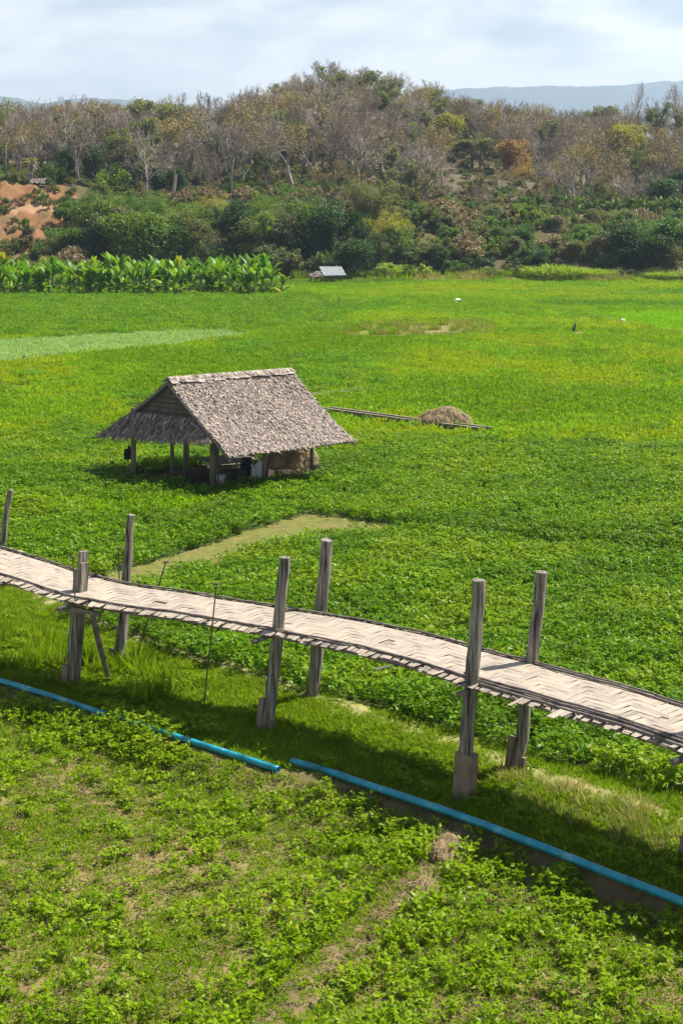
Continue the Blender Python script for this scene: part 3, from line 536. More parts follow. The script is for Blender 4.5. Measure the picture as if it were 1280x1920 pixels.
# ------------------------------------------------------------------ trees
def branches(rng, h, levels, spread=.55, up=.25, trunk=.3, r0=None, first=.35, bend=.12):
    segs = []
    def tilt(d, a):
        t = rng.normal(0, 1, 3); t -= d * (t @ d); t /= np.linalg.norm(t) + 1e-9; q = d * math.cos(a) + t * math.sin(a); return q / np.linalg.norm(q)
    def br(p, d, Ln, r, lev):
        n = 3 if lev < 2 else 2
        for k in range(n):
            d = d + rng.normal(0, bend, 3) + np.array([0, 0, up * .25]); d /= np.linalg.norm(d)
            q = p + d * Ln / n; r2 = r * (.86 if lev else .9); segs.append((p, q, r, r2, lev)); p, r = q, r2
            if lev < levels and (lev > 0 or k > 0) and rng.rand() < .62: br(p, tilt(d, spread * rng.uniform(.8, 1.5)), Ln * rng.uniform(.5, .75), r * .5, lev + 1)
        if lev < levels:
            for k in range(2 + (rng.rand() < .4)): br(p, tilt(d, spread * rng.uniform(.5, 1.1)), Ln * rng.uniform(.62, .85), r * .68, lev + 1)
    br(np.zeros(3), np.array([rng.normal(0, .06), rng.normal(0, .06), 1.]), h * first, r0 or h * .022, 0)
    return segs
def prisms(segs, n, rmin):
    if not segs: return np.zeros((0, 3)), np.zeros((0, 4), int)
    p = np.array([s[0] for s in segs]); q = np.array([s[1] for s in segs]); r0 = np.maximum([s[2] for s in segs], rmin); r1 = np.maximum([s[3] for s in segs], rmin)
    d = q - p; d /= np.linalg.norm(d, axis=1)[:, None] + 1e-9; ref = np.where(np.abs(d[:, 2:3]) > .85, np.array([[1., 0, 0]]), np.array([[0, 0, 1.]]))
    u = np.cross(d, ref); u /= np.linalg.norm(u, axis=1)[:, None]; w = np.cross(u, d); rings = []
    for k in range(n):
        a = 2 * np.pi * k / n; o = u * math.cos(a) + w * math.sin(a); rings.append(np.stack([p + o * r0[:, None], q + o * r1[:, None]], 1))
    A = np.stack(rings, 1)                       # seg, k, 2, 3
    V = A.reshape(-1, 3); m = len(segs); b = np.arange(m)[:, None] * 2 * n; k = np.arange(n)[None]; k2 = (k + 1) % n
    Fq = np.stack([b + 2 * k, b + 2 * k2, b + 2 * k2 + 1, b + 2 * k + 1], -1).reshape(-1, 4); return V, Fq
def norm_h(Vs, h):
    z = max(v[:, 2].max() for v in Vs if len(v)); return [v * (h / z) for v in Vs]
def bare_proto(seed, leafy=0.0, mat='twig', levels=5, spread=.5, first=.36):
    rng = np.random.RandomState(seed); segs = branches(rng, 10, levels, spread, .22, first=first, r0=.30)
    Vt, Ft = prisms([s for s in segs if s[4] < 3], 5, .05); tw = [s for s in segs if s[4] >= 3]
    Vc, Fc = prisms(tw, 3, .02); parts = [(Vc, Fc, np.clip(rng.normal(.5, .25, len(Fc)), 0, 1))]
    ends = np.array([s[1] for s in segs if s[4] >= levels - 1])
    if leafy:
        idx = rng.randint(0, len(ends), int(leafy)); p = ends[idx] + rng.normal(0, .25, (len(idx), 3)); V, Fq = leaf_quads(rng, p, .26, .6, -.2, .7)
        parts.append((V, Fq, np.clip(rng.normal(.75, .2, len(Fq)), 0, 1)))
    Vc, Fc, tc_ = cat(parts); Vt, Vc = norm_h([Vt, Vc], 10)
    Vt[:, 2] -= .15
    return dict(trunk=np_mesh('trunk', Vt, Ft, None, M['bark']), crown=np_mesh('crown', Vc, Fc, tc_, M[mat]), h=10., w=Vc[:, 0].max() - Vc[:, 0].min())
def leafy_proto(seed, nclump=26, per=85, ls=.30, spread=.6, first=.33, clr=.85, wide=1.0, low=.0):
    rng = np.random.RandomState(seed); segs = branches(rng, 10, 3, spread, .2, first=first)
    Vt, Ft = prisms(segs, 5, .025); ends = np.array([s[1] for s in segs if s[4] >= 2]); ends[:, :2] *= wide
    idx = rng.choice(len(ends), min(nclump, len(ends)), False); P_ = []; T = []
    for c in ends[idx]:
        r = clr * rng.uniform(.6, 1.3); n = int(per * rng.uniform(.7, 1.3)); v = rng.normal(0, 1, (n, 3)); v /= np.linalg.norm(v, axis=1)[:, None]
        v *= (rng.rand(n) ** .45)[:, None] * r; v[:, 2] *= .75; P_.append(c + v); T.append(np.clip(rng.normal(.5, .16, n) + rng.normal(0, .2), 0, 1))
    if low:
        n = int(low); a = rng.rand(n) * 6.283; rr = 2.2 * np.sqrt(rng.rand(n)) * wide; P_.append(np.stack([rr * np.cos(a), rr * np.sin(a), rng.uniform(.1, 5, n)], -1)); T.append(np.clip(rng.normal(.4, .2, n), 0, 1))
    P_ = np.concatenate(P_); V, Fq = leaf_quads(rng, P_, ls, .6, -.15, .6); Vt, V = norm_h([Vt, V], 10); Vt[:, 2] -= .15
    return dict(trunk=np_mesh('trunk', Vt, Ft, None, M['bark_dark']), crown=np_mesh('crown', V, Fq, np.concatenate(T), M['green']), h=10., w=V[:, 0].max() - V[:, 0].min())
def bamboo_proto(seed, n=24):
    rng = np.random.RandomState(seed); segs = []; P_ = []; Az = []
    for k in range(n):
        a = rng.rand() * 6.283; p = np.array([math.cos(a), math.sin(a), 0]) * rng.uniform(0, .8); hh = rng.uniform(7, 11); out_ = rng.uniform(.08, .55); m = 10; pts = []
        for i in range(m + 1):
            t = i / m; pts.append(p + np.array([math.cos(a), math.sin(a), 0]) * out_ * hh * (t ** 2.2) * .8 + np.array([0, 0, hh * (t - .30 * max(0, t - .45) ** 2 * 3 * out_ * 2)]))
        for i in range(m): segs.append((pts[i], pts[i + 1], .05 * (1 - .8 * i / m), .05 * (1 - .8 * (i + 1) / m), 0))
        for i in range(3, m + 1):
            c = int(26 + 14 * i / m); q = pts[i] + rng.normal(0, 1, (c, 3)) * np.array([.55, .55, .45]) * (.7 + .5 * math.sin(3.0 * i / m)); P_.append(q); Az.append(np.full(c, a) + rng.normal(0, 1.1, c))
    P_ = np.concatenate(P_); V, Fq = leaf_quads(rng, P_, .42, .28, -.5, .5, np.concatenate(Az)); Vt, Ft = prisms(segs, 4, .015); Vt, V = norm_h([Vt, V], 10); Vt[:, 2] -= .1
    return dict(trunk=np_mesh('trunk', Vt, Ft, None, M['bark_dark']), crown=np_mesh('crown', V, Fq, np.clip(rng.normal(.5, .22, len(Fq)), 0, 1), M['bamboo']), h=10., w=V[:, 0].max() - V[:, 0].min())
def shrub_proto(seed, n=1500, ls=.10, el=-.1):       # 1 m high, about 1.3 m wide
    rng = np.random.RandomState(seed); P_ = []; T = []
    for k in range(16):
        a = rng.rand() * 6.283; rr = .58 * math.sqrt(rng.rand()); c = np.array([rr * math.cos(a), rr * math.sin(a), .2 + .6 * rng.rand() * (1 - rr)]); m = n // 16
        v = rng.normal(0, 1, (m, 3)); v /= np.linalg.norm(v, axis=1)[:, None]; v *= (rng.rand(m) ** .5)[:, None] * rng.uniform(.11, .24); P_.append(c + v); T.append(np.clip(rng.normal(.5, .17, m) + rng.normal(0, .2), 0, 1))
    P_ = np.concatenate(P_); P_[:, 2] = np.maximum(P_[:, 2], .01); V, Fq = leaf_quads(rng, P_, ls, .55, el, .6)
    segs = [(np.zeros(3), np.array([rng.normal(0, .25), rng.normal(0, .25), rng.uniform(.4, .75)]), .02, .008, 0) for k in range(7)]; Vt, Ft = prisms(segs, 4, .006)
    Vt, V = norm_h([Vt, V], 1.); Vt[:, 2] -= .03
    return dict(trunk=np_mesh('stems', Vt, Ft, None, M['bark_dark']), crown=np_mesh('foliage', V, Fq, np.concatenate(T), M['green']), h=1., w=V[:, 0].max() - V[:, 0].min())
def grassmound_proto(seed):
    rng = np.random.RandomState(seed); n = 1700; a = rng.rand(n) * 6.283; rr = .75 * np.sqrt(rng.rand(n)); p = np.stack([rr * np.cos(a), rr * np.sin(a), .55 * (1 - rr ** 2) * rng.rand(n)], -1)
    V, Fq = leaf_quads(rng, p, .4 * rng.uniform(.5, 1.2, n), .08, .95, .45, a + rng.normal(0, 1, n)); V, = norm_h([V], 1.)
    return dict(trunk=None, crown=np_mesh('blades', V, Fq, np.clip(rng.normal(.5, .22, n), 0, 1), M['light']), h=1., w=1.6)
PR = dict(bare=[bare_proto(200 + i, 60 + 60 * (i % 3), 'twig', spread=.42 + .05 * (i % 3), first=.30 + .05 * (i % 3)) for i in range(7)],
          fan=[bare_proto(230 + i, 60, 'twig', spread=.62, first=.30) for i in range(3)],
          tan=[bare_proto(240 + i, 900, 'twig_tan', 4, .5) for i in range(4)],
          leafy=[leafy_proto(260 + i, 24 + 4 * i) for i in range(5)],
          dense=[leafy_proto(280 + i, 60, 130, .30, .8, .18, .95, 1.15, 1500) for i in range(4)],
          bamboo=[bamboo_proto(300 + i) for i in range(4)], shrub=[shrub_proto(320 + i) for i in range(5)], mound=[grassmound_proto(340 + i) for i in range(2)])
TR = np.random.RandomState(77)
def plant(kind, name, X, Y, height, width, mat, label, cat_, group=None, bark=None, rz=None, proto=None):
    pr = PR[kind][TR.randint(len(PR[kind]))] if proto is None else PR[kind][proto]
    sz = height / pr['h']; sx = width / pr['w'] if width else sz
    o = empty(name, (X, Y, h1(X, Y) - .05 * height / 10), TR.rand() * 6.283 if rz is None else rz); o.scale = (sx, sx, sz); tag(o, label, cat_, group)
    pn = {'shrub': ('stems', 'foliage'), 'mound': ('stems', 'blades'), 'bamboo': ('culms', 'foliage')}.get(kind, ('trunk', 'crown'))
    for part, nm, mt in (('trunk', pn[0], bark), ('crown', pn[1], mat)):
        if pr[part] is None: continue
        c = bpy.data.objects.new(nm, pr[part]); col.objects.link(c); c.parent = o
        if mt: c.material_slots[0].link = 'OBJECT'; c.material_slots[0].material = M[mt]
    return o
NAMED = []
def hides(X, Y, hh, w):      # would a filler tree stand in front of a tree one can point to?
    px = CX + X / Y * F; top = HY - (h1(X, Y) + hh - CH) * F / Y; hw = w / 2 / Y * F
    return any(Y < n[4] - 1 and px + hw * .8 > n[0] and px - hw * .8 < n[1] and top < n[3] for n in NAMED)
def plant_px(kind, name, px, ytop, Y, wpx, mat, label, cat_, group=None, bark=None, **k):
    X = (px - CX) * Y / F; zt = CH - (ytop - HY) * Y / F; zb = h1(X, Y); NAMED.append((px - wpx * .4, px + wpx * .4, ytop, ytop + .62 * (HY - (zb - CH) * F / Y - ytop), Y)); return plant(kind, name, X, Y, max(zt - zb, .6), wpx * Y / F, mat, label, cat_, group, bark, **k)
T_ = plant_px
# trees and clumps one can point to
T_('fan', 'bare_tree', 275, 232, 254, 120, None, 'large bare tree with a wide fan of grey limbs above the left bamboo', 'tree', proto=0)
T_('bare', 'bare_tree', 150, 216, 258, 85, None, 'bare pale trunked tree before the dark green tree above the red bank', 'tree', proto=1)
T_('bare', 'bare_tree', 375, 272, 256, 34, None, 'thin straight dark bare tree right of the fan shaped tree', 'tree', bark='bark_dark', proto=2)
T_('fan', 'bare_tree', 437, 226, 262, 95, None, 'bare tree with forked pale limbs left of its similar neighbour above the bamboo', 'tree', proto=1)
T_('fan', 'bare_tree', 497, 214, 266, 100, None, 'bare tree with long pale leaning limbs and some olive leaves below the hilltop', 'tree', proto=2)
T_('bare', 'bare_tree', 612, 290, 244, 75, 'twig_tan', 'dark leaning twin trunk tree above the dark evergreen thicket', 'tree', bark='bark_dark', proto=4)
T_('fan', 'bare_tree', 1196, 152, 432, 62, None, 'solitary wide crowned bare tree dark against the right blue ridge', 'tree', bark='bark_dark', proto=0)
T_('fan', 'bare_tree', 1272, 150, 430, 58, None, 'tall bare tree at the right edge of the skyline', 'tree', bark='bark_dark', proto=2)
T_('bare', 'bare_tree', 605, 108, 448, 48, None, 'tallest bare tree on the hilltop, open dark limbs against the sky', 'tree', bark='bark_dark', proto=0)
T_('fan', 'bare_tree', 682, 120, 448, 52, None, 'bare skyline tree with rounded crown just right of the summit', 'tree', bark='bark_dark', proto=1)
T_('bare', 'bare_tree', 385, 166, 440, 32, None, 'slender pale bare tree poking above the low skyline left of the hill', 'tree', proto=3)
T_('bare', 'bare_tree', 752, 128, 446, 40, None, 'thin pale bare tree on the right shoulder of the hilltop', 'tree', proto=5)
T_('dense', 'orange_tree', 972, 258, 322, 66, 'orange', 'orange leaved tree standing out among grey bare trees on the hill', 'tree', proto=1)
T_('leafy', 'orange_tree', 986, 312, 312, 40, 'orange', 'smaller orange leaved tree just below the large orange one', 'tree', proto=2)
T_('dense', 'yellow_tree', 850, 208, 350, 82, 'yellow', 'yellow topped leafy tree on the hill right of the summit', 'tree', proto=3)
T_('leafy', 'olive_tree', 885, 258, 330, 100, 'greyolive', 'broad grey green tree below the yellow topped tree', 'tree', proto=4)
T_('dense', 'yellow_tree', 1178, 226, 345, 92, 'yellow', 'yellow green tree high on the right slope under the bare skyline tree', 'tree', proto=0)
T_('leafy', 'yellow_tree', 1025, 224, 352, 52, 'olive', 'small yellowish tree on the slope above the orange tree', 'tree', proto=1)
T_('dense', 'evergreen_tree', 128, 268, 262, 50, 'dark', 'dark green tree left of the pale bare trunk above the red bank', 'tree', proto=0)
T_('dense', 'evergreen_tree', 186, 266, 262, 64, 'dark', 'flat topped dark green tree right of the pale bare trunk', 'tree', proto=1)
T_('shrub', 'shrub', 97, 300, 256, 64, 'green', 'rounded green shrub on the bank top right of the dead palm', 'shrub', proto=0)
T_('shrub', 'shrub', 208, 302, 254, 80, 'bamboo', 'rounded yellow green shrub below the dark flat topped tree', 'shrub', proto=1)
T_('shrub', 'shrub', 18, 305, 258, 26, 'dark', 'small dark shrub beside the utility pole', 'shrub', proto=2)
for (px, yt, Y, w, mt, lb) in [(182, 344, 228, 80, 'bamboo', 'tall bamboo clump leaning over the right end of the red bank'), (222, 352, 232, 74, 'bamboo', 'tall bamboo clump second from the red bank'),
      (262, 350, 234, 84, 'green', 'green bamboo clump directly under the large fan shaped bare tree'), (312, 362, 232, 78, 'bamboo', 'bamboo clump between the fan shaped tree and the yellow green clump'),
      (352, 384, 229, 88, 'bamboo', 'drooping olive bamboo clump above the right end of the banana grove'), (404, 362, 234, 62, 'yellow', 'yellow green bamboo clump beside the large dark round tree'),
      (236, 402, 223, 96, 'green', 'lower shaded bamboo clump in the middle of the left thicket'), (385, 430, 223, 70, 'olive', 'brownish bamboo clump just behind the bananas under the yellow green clump'),
      (692, 330, 233, 104, 'olive', 'tall olive bamboo clump above the tin roofed shed'), (728, 392, 226, 78, 'yellow', 'yellowish bamboo clump right of the dark tree by the shed')]:
    T_('bamboo', 'bamboo_clump', px, yt - 4, Y, w * 1.35, mt, lb, 'bamboo')
for (px, yt, Y, w, mt, lb) in [(316, 424, 220, 88, 'green', 'rounded dark green tree behind the middle of the banana grove'), (452, 368, 227, 96, 'dark', 'large dark blue green round tree in the centre of the thicket'),
      (512, 402, 225, 110, 'greyolive', 'large grey green tree right of the dark round tree'), (482, 450, 219, 84, 'greyolive', 'low grey olive tree behind the right end of the banana grove'),
      (592, 372, 234, 100, 'dark', 'dark evergreen tree under the leaning twin trunks'), (556, 440, 224, 76, 'dark', 'dark shaded tree left of the tin roofed shed'), (640, 396, 231, 80, 'green', 'mid green tree directly above the shed'),
      (666, 449, 217.5, 78, 'dark', 'dark bushy tree shading the tin roofed shed'), (1172, 424, 224, 110, 'dark', 'large dark round tree on the right bank below the bananas'), (1248, 408, 226, 110, 'green', 'tall green tree at the right edge of the bank'), (1210, 440, 221, 70, 'dark', 'dark tree between the two large trees at the right edge'),
      (120, 430, 222, 70, 'green', 'bushy green tree at the foot of the red bank'), (165, 425, 221, 70, 'dark', 'dark bushy tree between the red bank and the bamboo'), (1262, 335, 272, 70, 'dark', 'dark tree above the bananas at the right edge')]:
    T_('dense', 'leafy_tree', px, yt - 6, Y, w * 1.25, mt, lb, 'tree')
for (k, px, yt, Y, w, mt, lb) in [('shrub', 738, 490, 217, 80, 'light', 'light green shrub right of the dark tree by the shed'), ('shrub', 778, 494, 217, 66, 'light', 'light green shrub left of the dark rounded bushes'),
      ('shrub', 818, 478, 219, 66, 'dark', 'dark green bush at the middle of the far field edge'), ('shrub', 853, 486, 218.5, 54, 'green', 'small green bush right of the dark one on the far field edge'), ('shrub', 898, 470, 220, 66, 'dark', 'dark vine covered bush behind the short stake'),
      ('shrub', 984, 468, 221, 78, 'dark', 'dark green rounded bush left of the pale grass mound'), ('shrub', 966, 494, 218, 50, 'greyolive', 'small grey green bush in front of the dark rounded bush'), ('mound', 1035, 490, 217, 116, 'light', 'large pale green mound of tall grass at the field edge'),
      ('mound', 1110, 500, 217, 80, 'light', 'pale green grass clump right of the large grass mound'), ('shrub', 1186, 504, 216.5, 62, 'dark', 'low dark bush at the field edge under the large round tree'), ('mound', 1250, 506, 216, 90, 'light', 'pale grass clump at the far right field edge'),
      ('shrub', 700, 508, 216.5, 50, 'green', 'small green shrub at the foot of the dark tree by the shed'), ('shrub', 560, 500, 217, 56, 'green', 'green shrub just left of the tin roofed shed'), ('shrub', 925, 500, 217, 54, 'bamboo', 'yellow green shrub right of the short stake'), ('shrub', 1140, 470, 221, 60, 'green', 'green shrub left of the large dark round tree')]:
    T_(k, 'grass_mound' if k == 'mound' else 'shrub', px, yt, Y, w, mt, lb, 'grass clump' if k == 'mound' else 'shrub')
# filler shrubs on the banks
for i in range(105):
    px = TR.uniform(735, 1310); Y = TR.uniform(223, 247); hh = TR.uniform(1.8, 3.9)
    plant('shrub', 'bank_shrub', (px - CX) * Y / F, Y, hh, hh * TR.uniform(1.2, 1.9), ['olive', 'dry', 'olive', 'greyolive', 'green', 'green', 'bamboo'][TR.randint(7)], 'brownish olive shrub on the overgrown right bank', 'shrub', 'shrubs on the right bank')
for i in range(60):
    px = TR.uniform(110, 760); Y = TR.uniform(217, 244); hh = TR.uniform(2, 4.4)
    plant('shrub', 'bank_shrub', (px - CX) * Y / F, Y, hh, hh * TR.uniform(1.1, 1.6), ['olive', 'green', 'dark', 'greyolive'][TR.randint(4)], 'green undergrowth shrub between the trees of the left thicket', 'shrub', 'shrubs in the left thicket')
for i in range(62):
    px = TR.uniform(-60, 165); Y = TR.choice([TR.uniform(211, 224), TR.uniform(224, 249)]); hh = TR.uniform(.8, 2.2) if Y > 224 else TR.uniform(1.6, 3.4)
    plant('shrub', 'bank_shrub', (px - CX) * Y / F, Y, hh, hh * TR.uniform(1.1, 1.9), ['olive', 'dry', 'green', 'olive'][TR.randint(4)], 'low scrubby shrub growing on the red earth bank', 'shrub', 'shrubs on the red bank')
for i in range(64):
    px = TR.uniform(150, 760); Y = TR.uniform(218, 241); row_ = TR.uniform(345, 470) if px < 640 else TR.uniform(385, 480); hh = CH + (HY - row_) * Y / F - h1((px - CX) * Y / F, Y)
    if hh < 1.5: continue
    hh = min(hh, 9.); m_ = ['dark', 'green', 'bamboo', 'olive', 'green', 'bamboo', 'greyolive'][TR.randint(7)]
    plant(['dense', 'dense', 'bamboo', 'leafy'][TR.randint(4)], 'thicket_tree', (px - CX) * Y / F, Y, hh, hh * TR.uniform(.7, 1.0), m_, 'leafy tree in the tangled green thicket behind the banana grove', 'tree', 'trees in the left thicket')
for i in range(34):
    px = TR.uniform(770, 1320); Y = TR.uniform(220, 246); hh = TR.uniform(2.4, 4.4); m_ = ['olive', 'greyolive', 'dry', 'green', 'olive', 'dark'][TR.randint(6)]
    plant(['dense', 'leafy', 'dense'][TR.randint(3)], 'thicket_tree', (px - CX) * Y / F, Y, hh, hh * TR.uniform(.9, 1.3), m_, 'low olive tree on the overgrown slope of the right bank', 'tree', 'trees on the right bank')
# individual hillside trees, nearest first, then the skyline
cnt = 0; pts = []
for tries in range(4000):
    if cnt >= 165: break
    Y = 254 + 96 * TR.rand() ** 1.2; px = TR.uniform(-60, 1340); X = (px - CX) * Y / F
    if any((X - a) ** 2 + (Y - b) ** 2 < 14 for a, b in pts): continue
    if (805 < px < 1060 and Y < 268) or (px < 240 and Y < 262): continue
    pts.append((X, Y)); cnt += 1; u = TR.rand(); hh = TR.uniform(9.5, 16)
    if hides(X, Y, hh, 5): hh *= .55
    if hides(X, Y, hh, 4): pts.pop(); cnt -= 1; continue
    if u < .52: plant(['bare', 'bare', 'fan'][TR.randint(3)], 'bare_tree', X, Y, hh, None, None, 'leafless grey brown tree in the wood covering the lower hill', 'tree', 'leafless trees on the lower hill', bark=[None, 'bark_mid', 'bark_mid', 'bark_dark'][TR.randint(4)])
    elif u < .74: plant('tan', 'dry_tree', X, Y, hh, None, None, 'tree with thin tan dry leaves in the wood on the lower hill', 'tree', 'dry leaved trees on the lower hill')
    elif u < .92: plant('leafy', 'olive_tree', X, Y, hh * .85, None, ['olive', 'greyolive', 'greyolive'][TR.randint(3)], 'dull olive leafy tree among the leafless trees of the lower hill', 'tree', 'olive trees on the lower hill')
    else: plant('dense', 'evergreen_tree', X, Y, hh * .6, None, 'dark', 'small dark evergreen tree among the leafless trees of the lower hill', 'tree', 'evergreens on the lower hill')
for i in range(64):
    px = -30 + i * 21 + TR.uniform(-8, 8); Y = TR.uniform(436, 454); hh = TR.uniform(6, 11.5)
    plant('bare', 'bare_tree', (px - CX) * Y / F, Y, hh, hh * TR.uniform(.45, .8), ['twig', 'twig', 'twig_tan'][TR.randint(3)], 'leafless tree in the ragged row along the skyline of the hill', 'tree', 'leafless trees along the skyline', bark='bark_dark')
# the wood beyond, one mass
def joined(pr, mats):
    Vs, Fs, Ts, mi = [], [], [], []; off = 0
    for k, m_ in (('trunk', 0), ('crown', 1)):
        me = pr[k]; n = len(me.vertices); v = np.zeros(n * 3, np.float32); me.vertices.foreach_get('co', v); f = np.zeros(len(me.loops), np.int32); me.loops.foreach_get('vertex_index', f)
        f = f.reshape(-1, 4); t = np.full(len(f), .5, np.float32)
        if 'tint' in me.attributes: me.attributes['tint'].data.foreach_get('value', t)
        Vs.append(v.reshape(-1, 3)); Fs.append(f + off); Ts.append(t); mi.append(np.full(len(f), m_)); off += n
    me = np_mesh('wood_tree', np.concatenate(Vs), np.concatenate(Fs), np.concatenate(Ts)); [me.materials.append(M[k]) for k in mats]
    me.polygons.foreach_set('material_index', np.concatenate(mi).astype(np.int32)); return me
wood = proto_coll('wood', [joined(p, (['bark', 'bark_mid', 'bark_dark'][i % 3], 'twig')) for i, p in enumerate(PR['bare'])] + [joined(p, ('bark', 'twig_tan')) for p in PR['tan']] + [joined(PR['bare'][i], ('bark_dark', 'twig_tan')) for i in (1, 4)] + [joined(PR['leafy'][i], ('bark_dark', m_)) for i, m_ in ((0, 'olive'), (2, 'greyolive'), (4, 'greyolive'))] + [joined(p, ('bark_mid', 'twig')) for p in PR['fan']])
X, Y = jgrid(TR, 5.4, 290, 452, .29, 8); q = np.ones(len(X), bool)
for a, b in pts: q &= (X - a) ** 2 + (Y - b) ** 2 > 6
q &= np.array([not hides(a, b, 9, 4) for a, b in zip(X, Y)])
scatter('hillside_wood', wood, X[q], Y[q], TR.uniform(.8, 1.45, q.sum()) * (1 - .35 * (Y[q] > 415)), 'mass of leafless grey brown woodland covering the upper hill', 'woodland', seed=31, tilt=.04)
scrub = proto_coll('scrub', [joined(PR['shrub'][i], ('bark_dark', m_)) for i, m_ in ((0, 'dry'), (1, 'olive'), (2, 'olive'), (3, 'greyolive'), (4, 'green'))])
X, Y = jgrid(TR, 2.7, 238, 455, .29, 8); px = CX + X / Y * F; q = (TR.rand(len(X)) < np.where(Y < 292, .85, .45)) & ~((px < 190) & (Y < 253)) & ~((px > 720) & (Y < 250)) & ~((px > 840) & (Y < 266))
scatter('dry_scrub', scrub, X[q], Y[q], TR.uniform(.7, 1.7, q.sum()) * (1 + .7 * (Y[q] < 292)), 'dry brown and olive undergrowth below the leafless trees', 'undergrowth', seed=32, tilt=.05)
X, Y = jgrid(TR, 1.5, 213, 218, .29, 3); q = TR.rand(len(X)) < .8
scatter('edge_grass', proto_coll('edge_grass_tufts', [tuft(360 + i, 130, .9, .6, .07, M['straw'] if i < 2 else M['grass'], .5, .8) for i in range(4)]), X[q], Y[q], TR.uniform(.7, 1.5, q.sum()), 'rough pale grass fringe along the far edge of the fields', 'grass', seed=33)

# ------------------------------------------------------------------ bananas
def banana_proto(seed):
    rng = np.random.RandomState(seed); st = MB(); hs = rng.uniform(1.5, 2.2); st.tube([(0, 0, -.1), (.03, 0, hs * .5), (.02, .03, hs)], [.15, .12, .07], 7, cap=False)
    V, Fq, T = [], [], []
    for k in range(rng.randint(16, 22)):
        a = k * 2.4 + rng.normal(0, .3); low_ = rng.rand() < .28; e0 = rng.uniform(.5, 1.1) if low_ else rng.uniform(.95, 1.55); Ln = rng.uniform(1.35, 2.25); w = rng.uniform(.19, .30); p = np.array([.02, .02, hs * (rng.uniform(.1, .5) if low_ else rng.uniform(.7, 1.02))]); e = e0; rows_ = []; tn = np.clip(rng.normal(.5, .25), 0, 1)
        if rng.rand() < .06: tn = 1.0; e0 = e = .2
        for i in range(8):
            t = i / 7; d = np.array([math.cos(e) * math.cos(a), math.cos(e) * math.sin(a), math.sin(e)]); s = np.array([-math.sin(a), math.cos(a), 0]); ww = w * (math.sin(math.pi * min(1, max(.0, (t - .08) / .92)) ** .75) ** .6 if t > .08 else .08) * (1 + rng.normal(0, .10)); up = np.cross(s, d) * -1
            rows_.append((p + s * ww - np.cross(s, d) * -ww * .3, p, p - s * ww - np.cross(s, d) * -ww * .3)); p = p + d * Ln / 7; e -= rng.uniform(.05, .34) * (.4 + t)
        for i in range(7):
            for j in (0, 1):
                b = len(V); V += [rows_[i][j], rows_[i][j + 1], rows_[i + 1][j + 1], rows_[i + 1][j]]; Fq.append((b, b + 1, b + 2, b + 3)); T.append(np.clip(tn + rng.normal(0, .06), 0, 1))
    return st, np_mesh('leaves', np.array(V), np.array(Fq), T, M['banana'])
BAN = [banana_proto(400 + i) for i in range(6)]; BST = []
for st, lv in BAN:
    me = bpy.data.meshes.new('stem'); me.from_pydata(st.v, [], st.f); me.materials.append(M['stem']); BST.append(me)
def banana(X, Y, s, label, group, mt=None):
    i = TR.randint(6); o = empty('banana_plant', (X, Y, h1(X, Y) - .03), TR.rand() * 6.283); o.scale = (s, s, s * TR.uniform(.9, 1.1)); tag(o, label, 'banana plant', group)
    for nm, me in (('stem', BST[i]), ('leaves', BAN[i][1])):
        c = bpy.data.objects.new(nm, me); col.objects.link(c); c.parent = o
        if mt and nm == 'leaves': c.material_slots[0].link = 'OBJECT'; c.material_slots[0].material = M[mt]
    return o
for i in range(38):
    x = -40 + i * 15.3 + TR.uniform(-6, 6); p = P(x, 556 + TR.uniform(-1.5, 1.5)); banana(p[0], p[1], TR.uniform(.8, 1.35), 'large leaved banana plant in the front row of the left grove', 'banana plants in the front row of the grove')
for i in range(50):
    x = -40 + i * 11.2 + TR.uniform(-6, 6); p = P(min(x, 505), TR.uniform(543, 552)); banana(p[0], p[1], TR.uniform(1.1, 1.42), 'banana plant behind the front row of the left grove', 'banana plants behind the front row of the grove')
for i in range(22):
    x = 1062 + i * 10.6 + TR.uniform(-5, 5); Y = TR.uniform(250, 262); banana((x - CX) * Y / F, Y, TR.uniform(.85, 1.25), 'banana plant on top of the overgrown bank at the right', 'banana plants on the right bank top', 'banana_dull')
for x, lb in ((985, 'banana plant standing alone left of the row on the right bank top'), (1008, 'banana plant beside the lone one on the right bank, bare soil behind')):
    Y = 251.; banana((x - CX) * Y / F, Y, 1.05, lb, None, 'banana_dull')

exec_marker = None
# ------------------------------------------------------------------ bamboo walkway
br_pts = [(-330, 985, 2.6), (-120, 1042, 2.35), (0, 1079, 2.12), (140, 1120, 2.0), (330, 1152, 1.95), (505, 1180, 1.96), (700, 1222, 2.0), (885, 1274, 2.0), (1080, 1332, 2.0), (1280, 1394, 2.0), (1500, 1466, 2.0), (1800, 1570, 2.0)]
K = np.array([P(*p) for p in br_pts])
def crom(K, m=24):
    r = []
    for i in range(1, len(K) - 2):
        a, b, c, d = K[i - 1:i + 3]
        for t in np.linspace(0, 1, m, endpoint=False): r.append(.5 * ((2 * b) + (-a + c) * t + (2 * a - 5 * b + 4 * c - d) * t * t + (-a + 3 * b - 3 * c + d) * t ** 3))
    return np.array(r + [K[-2]])
cl = crom(np.vstack([2 * K[0] - K[1], K, 2 * K[-1] - K[-2]])); arc = np.concatenate([[0], np.cumsum(np.linalg.norm(np.diff(cl, axis=0), axis=1))])
tan = np.gradient(cl[:, :2], axis=0); tan /= np.linalg.norm(tan, axis=1)[:, None]
ker = np.ones(45) / 45; tan = np.stack([np.convolve(np.pad(tan[:, k], 22, 'edge'), ker, 'valid') for k in (0, 1)], -1); tan /= np.linalg.norm(tan, axis=1)[:, None]
WB = 1.52
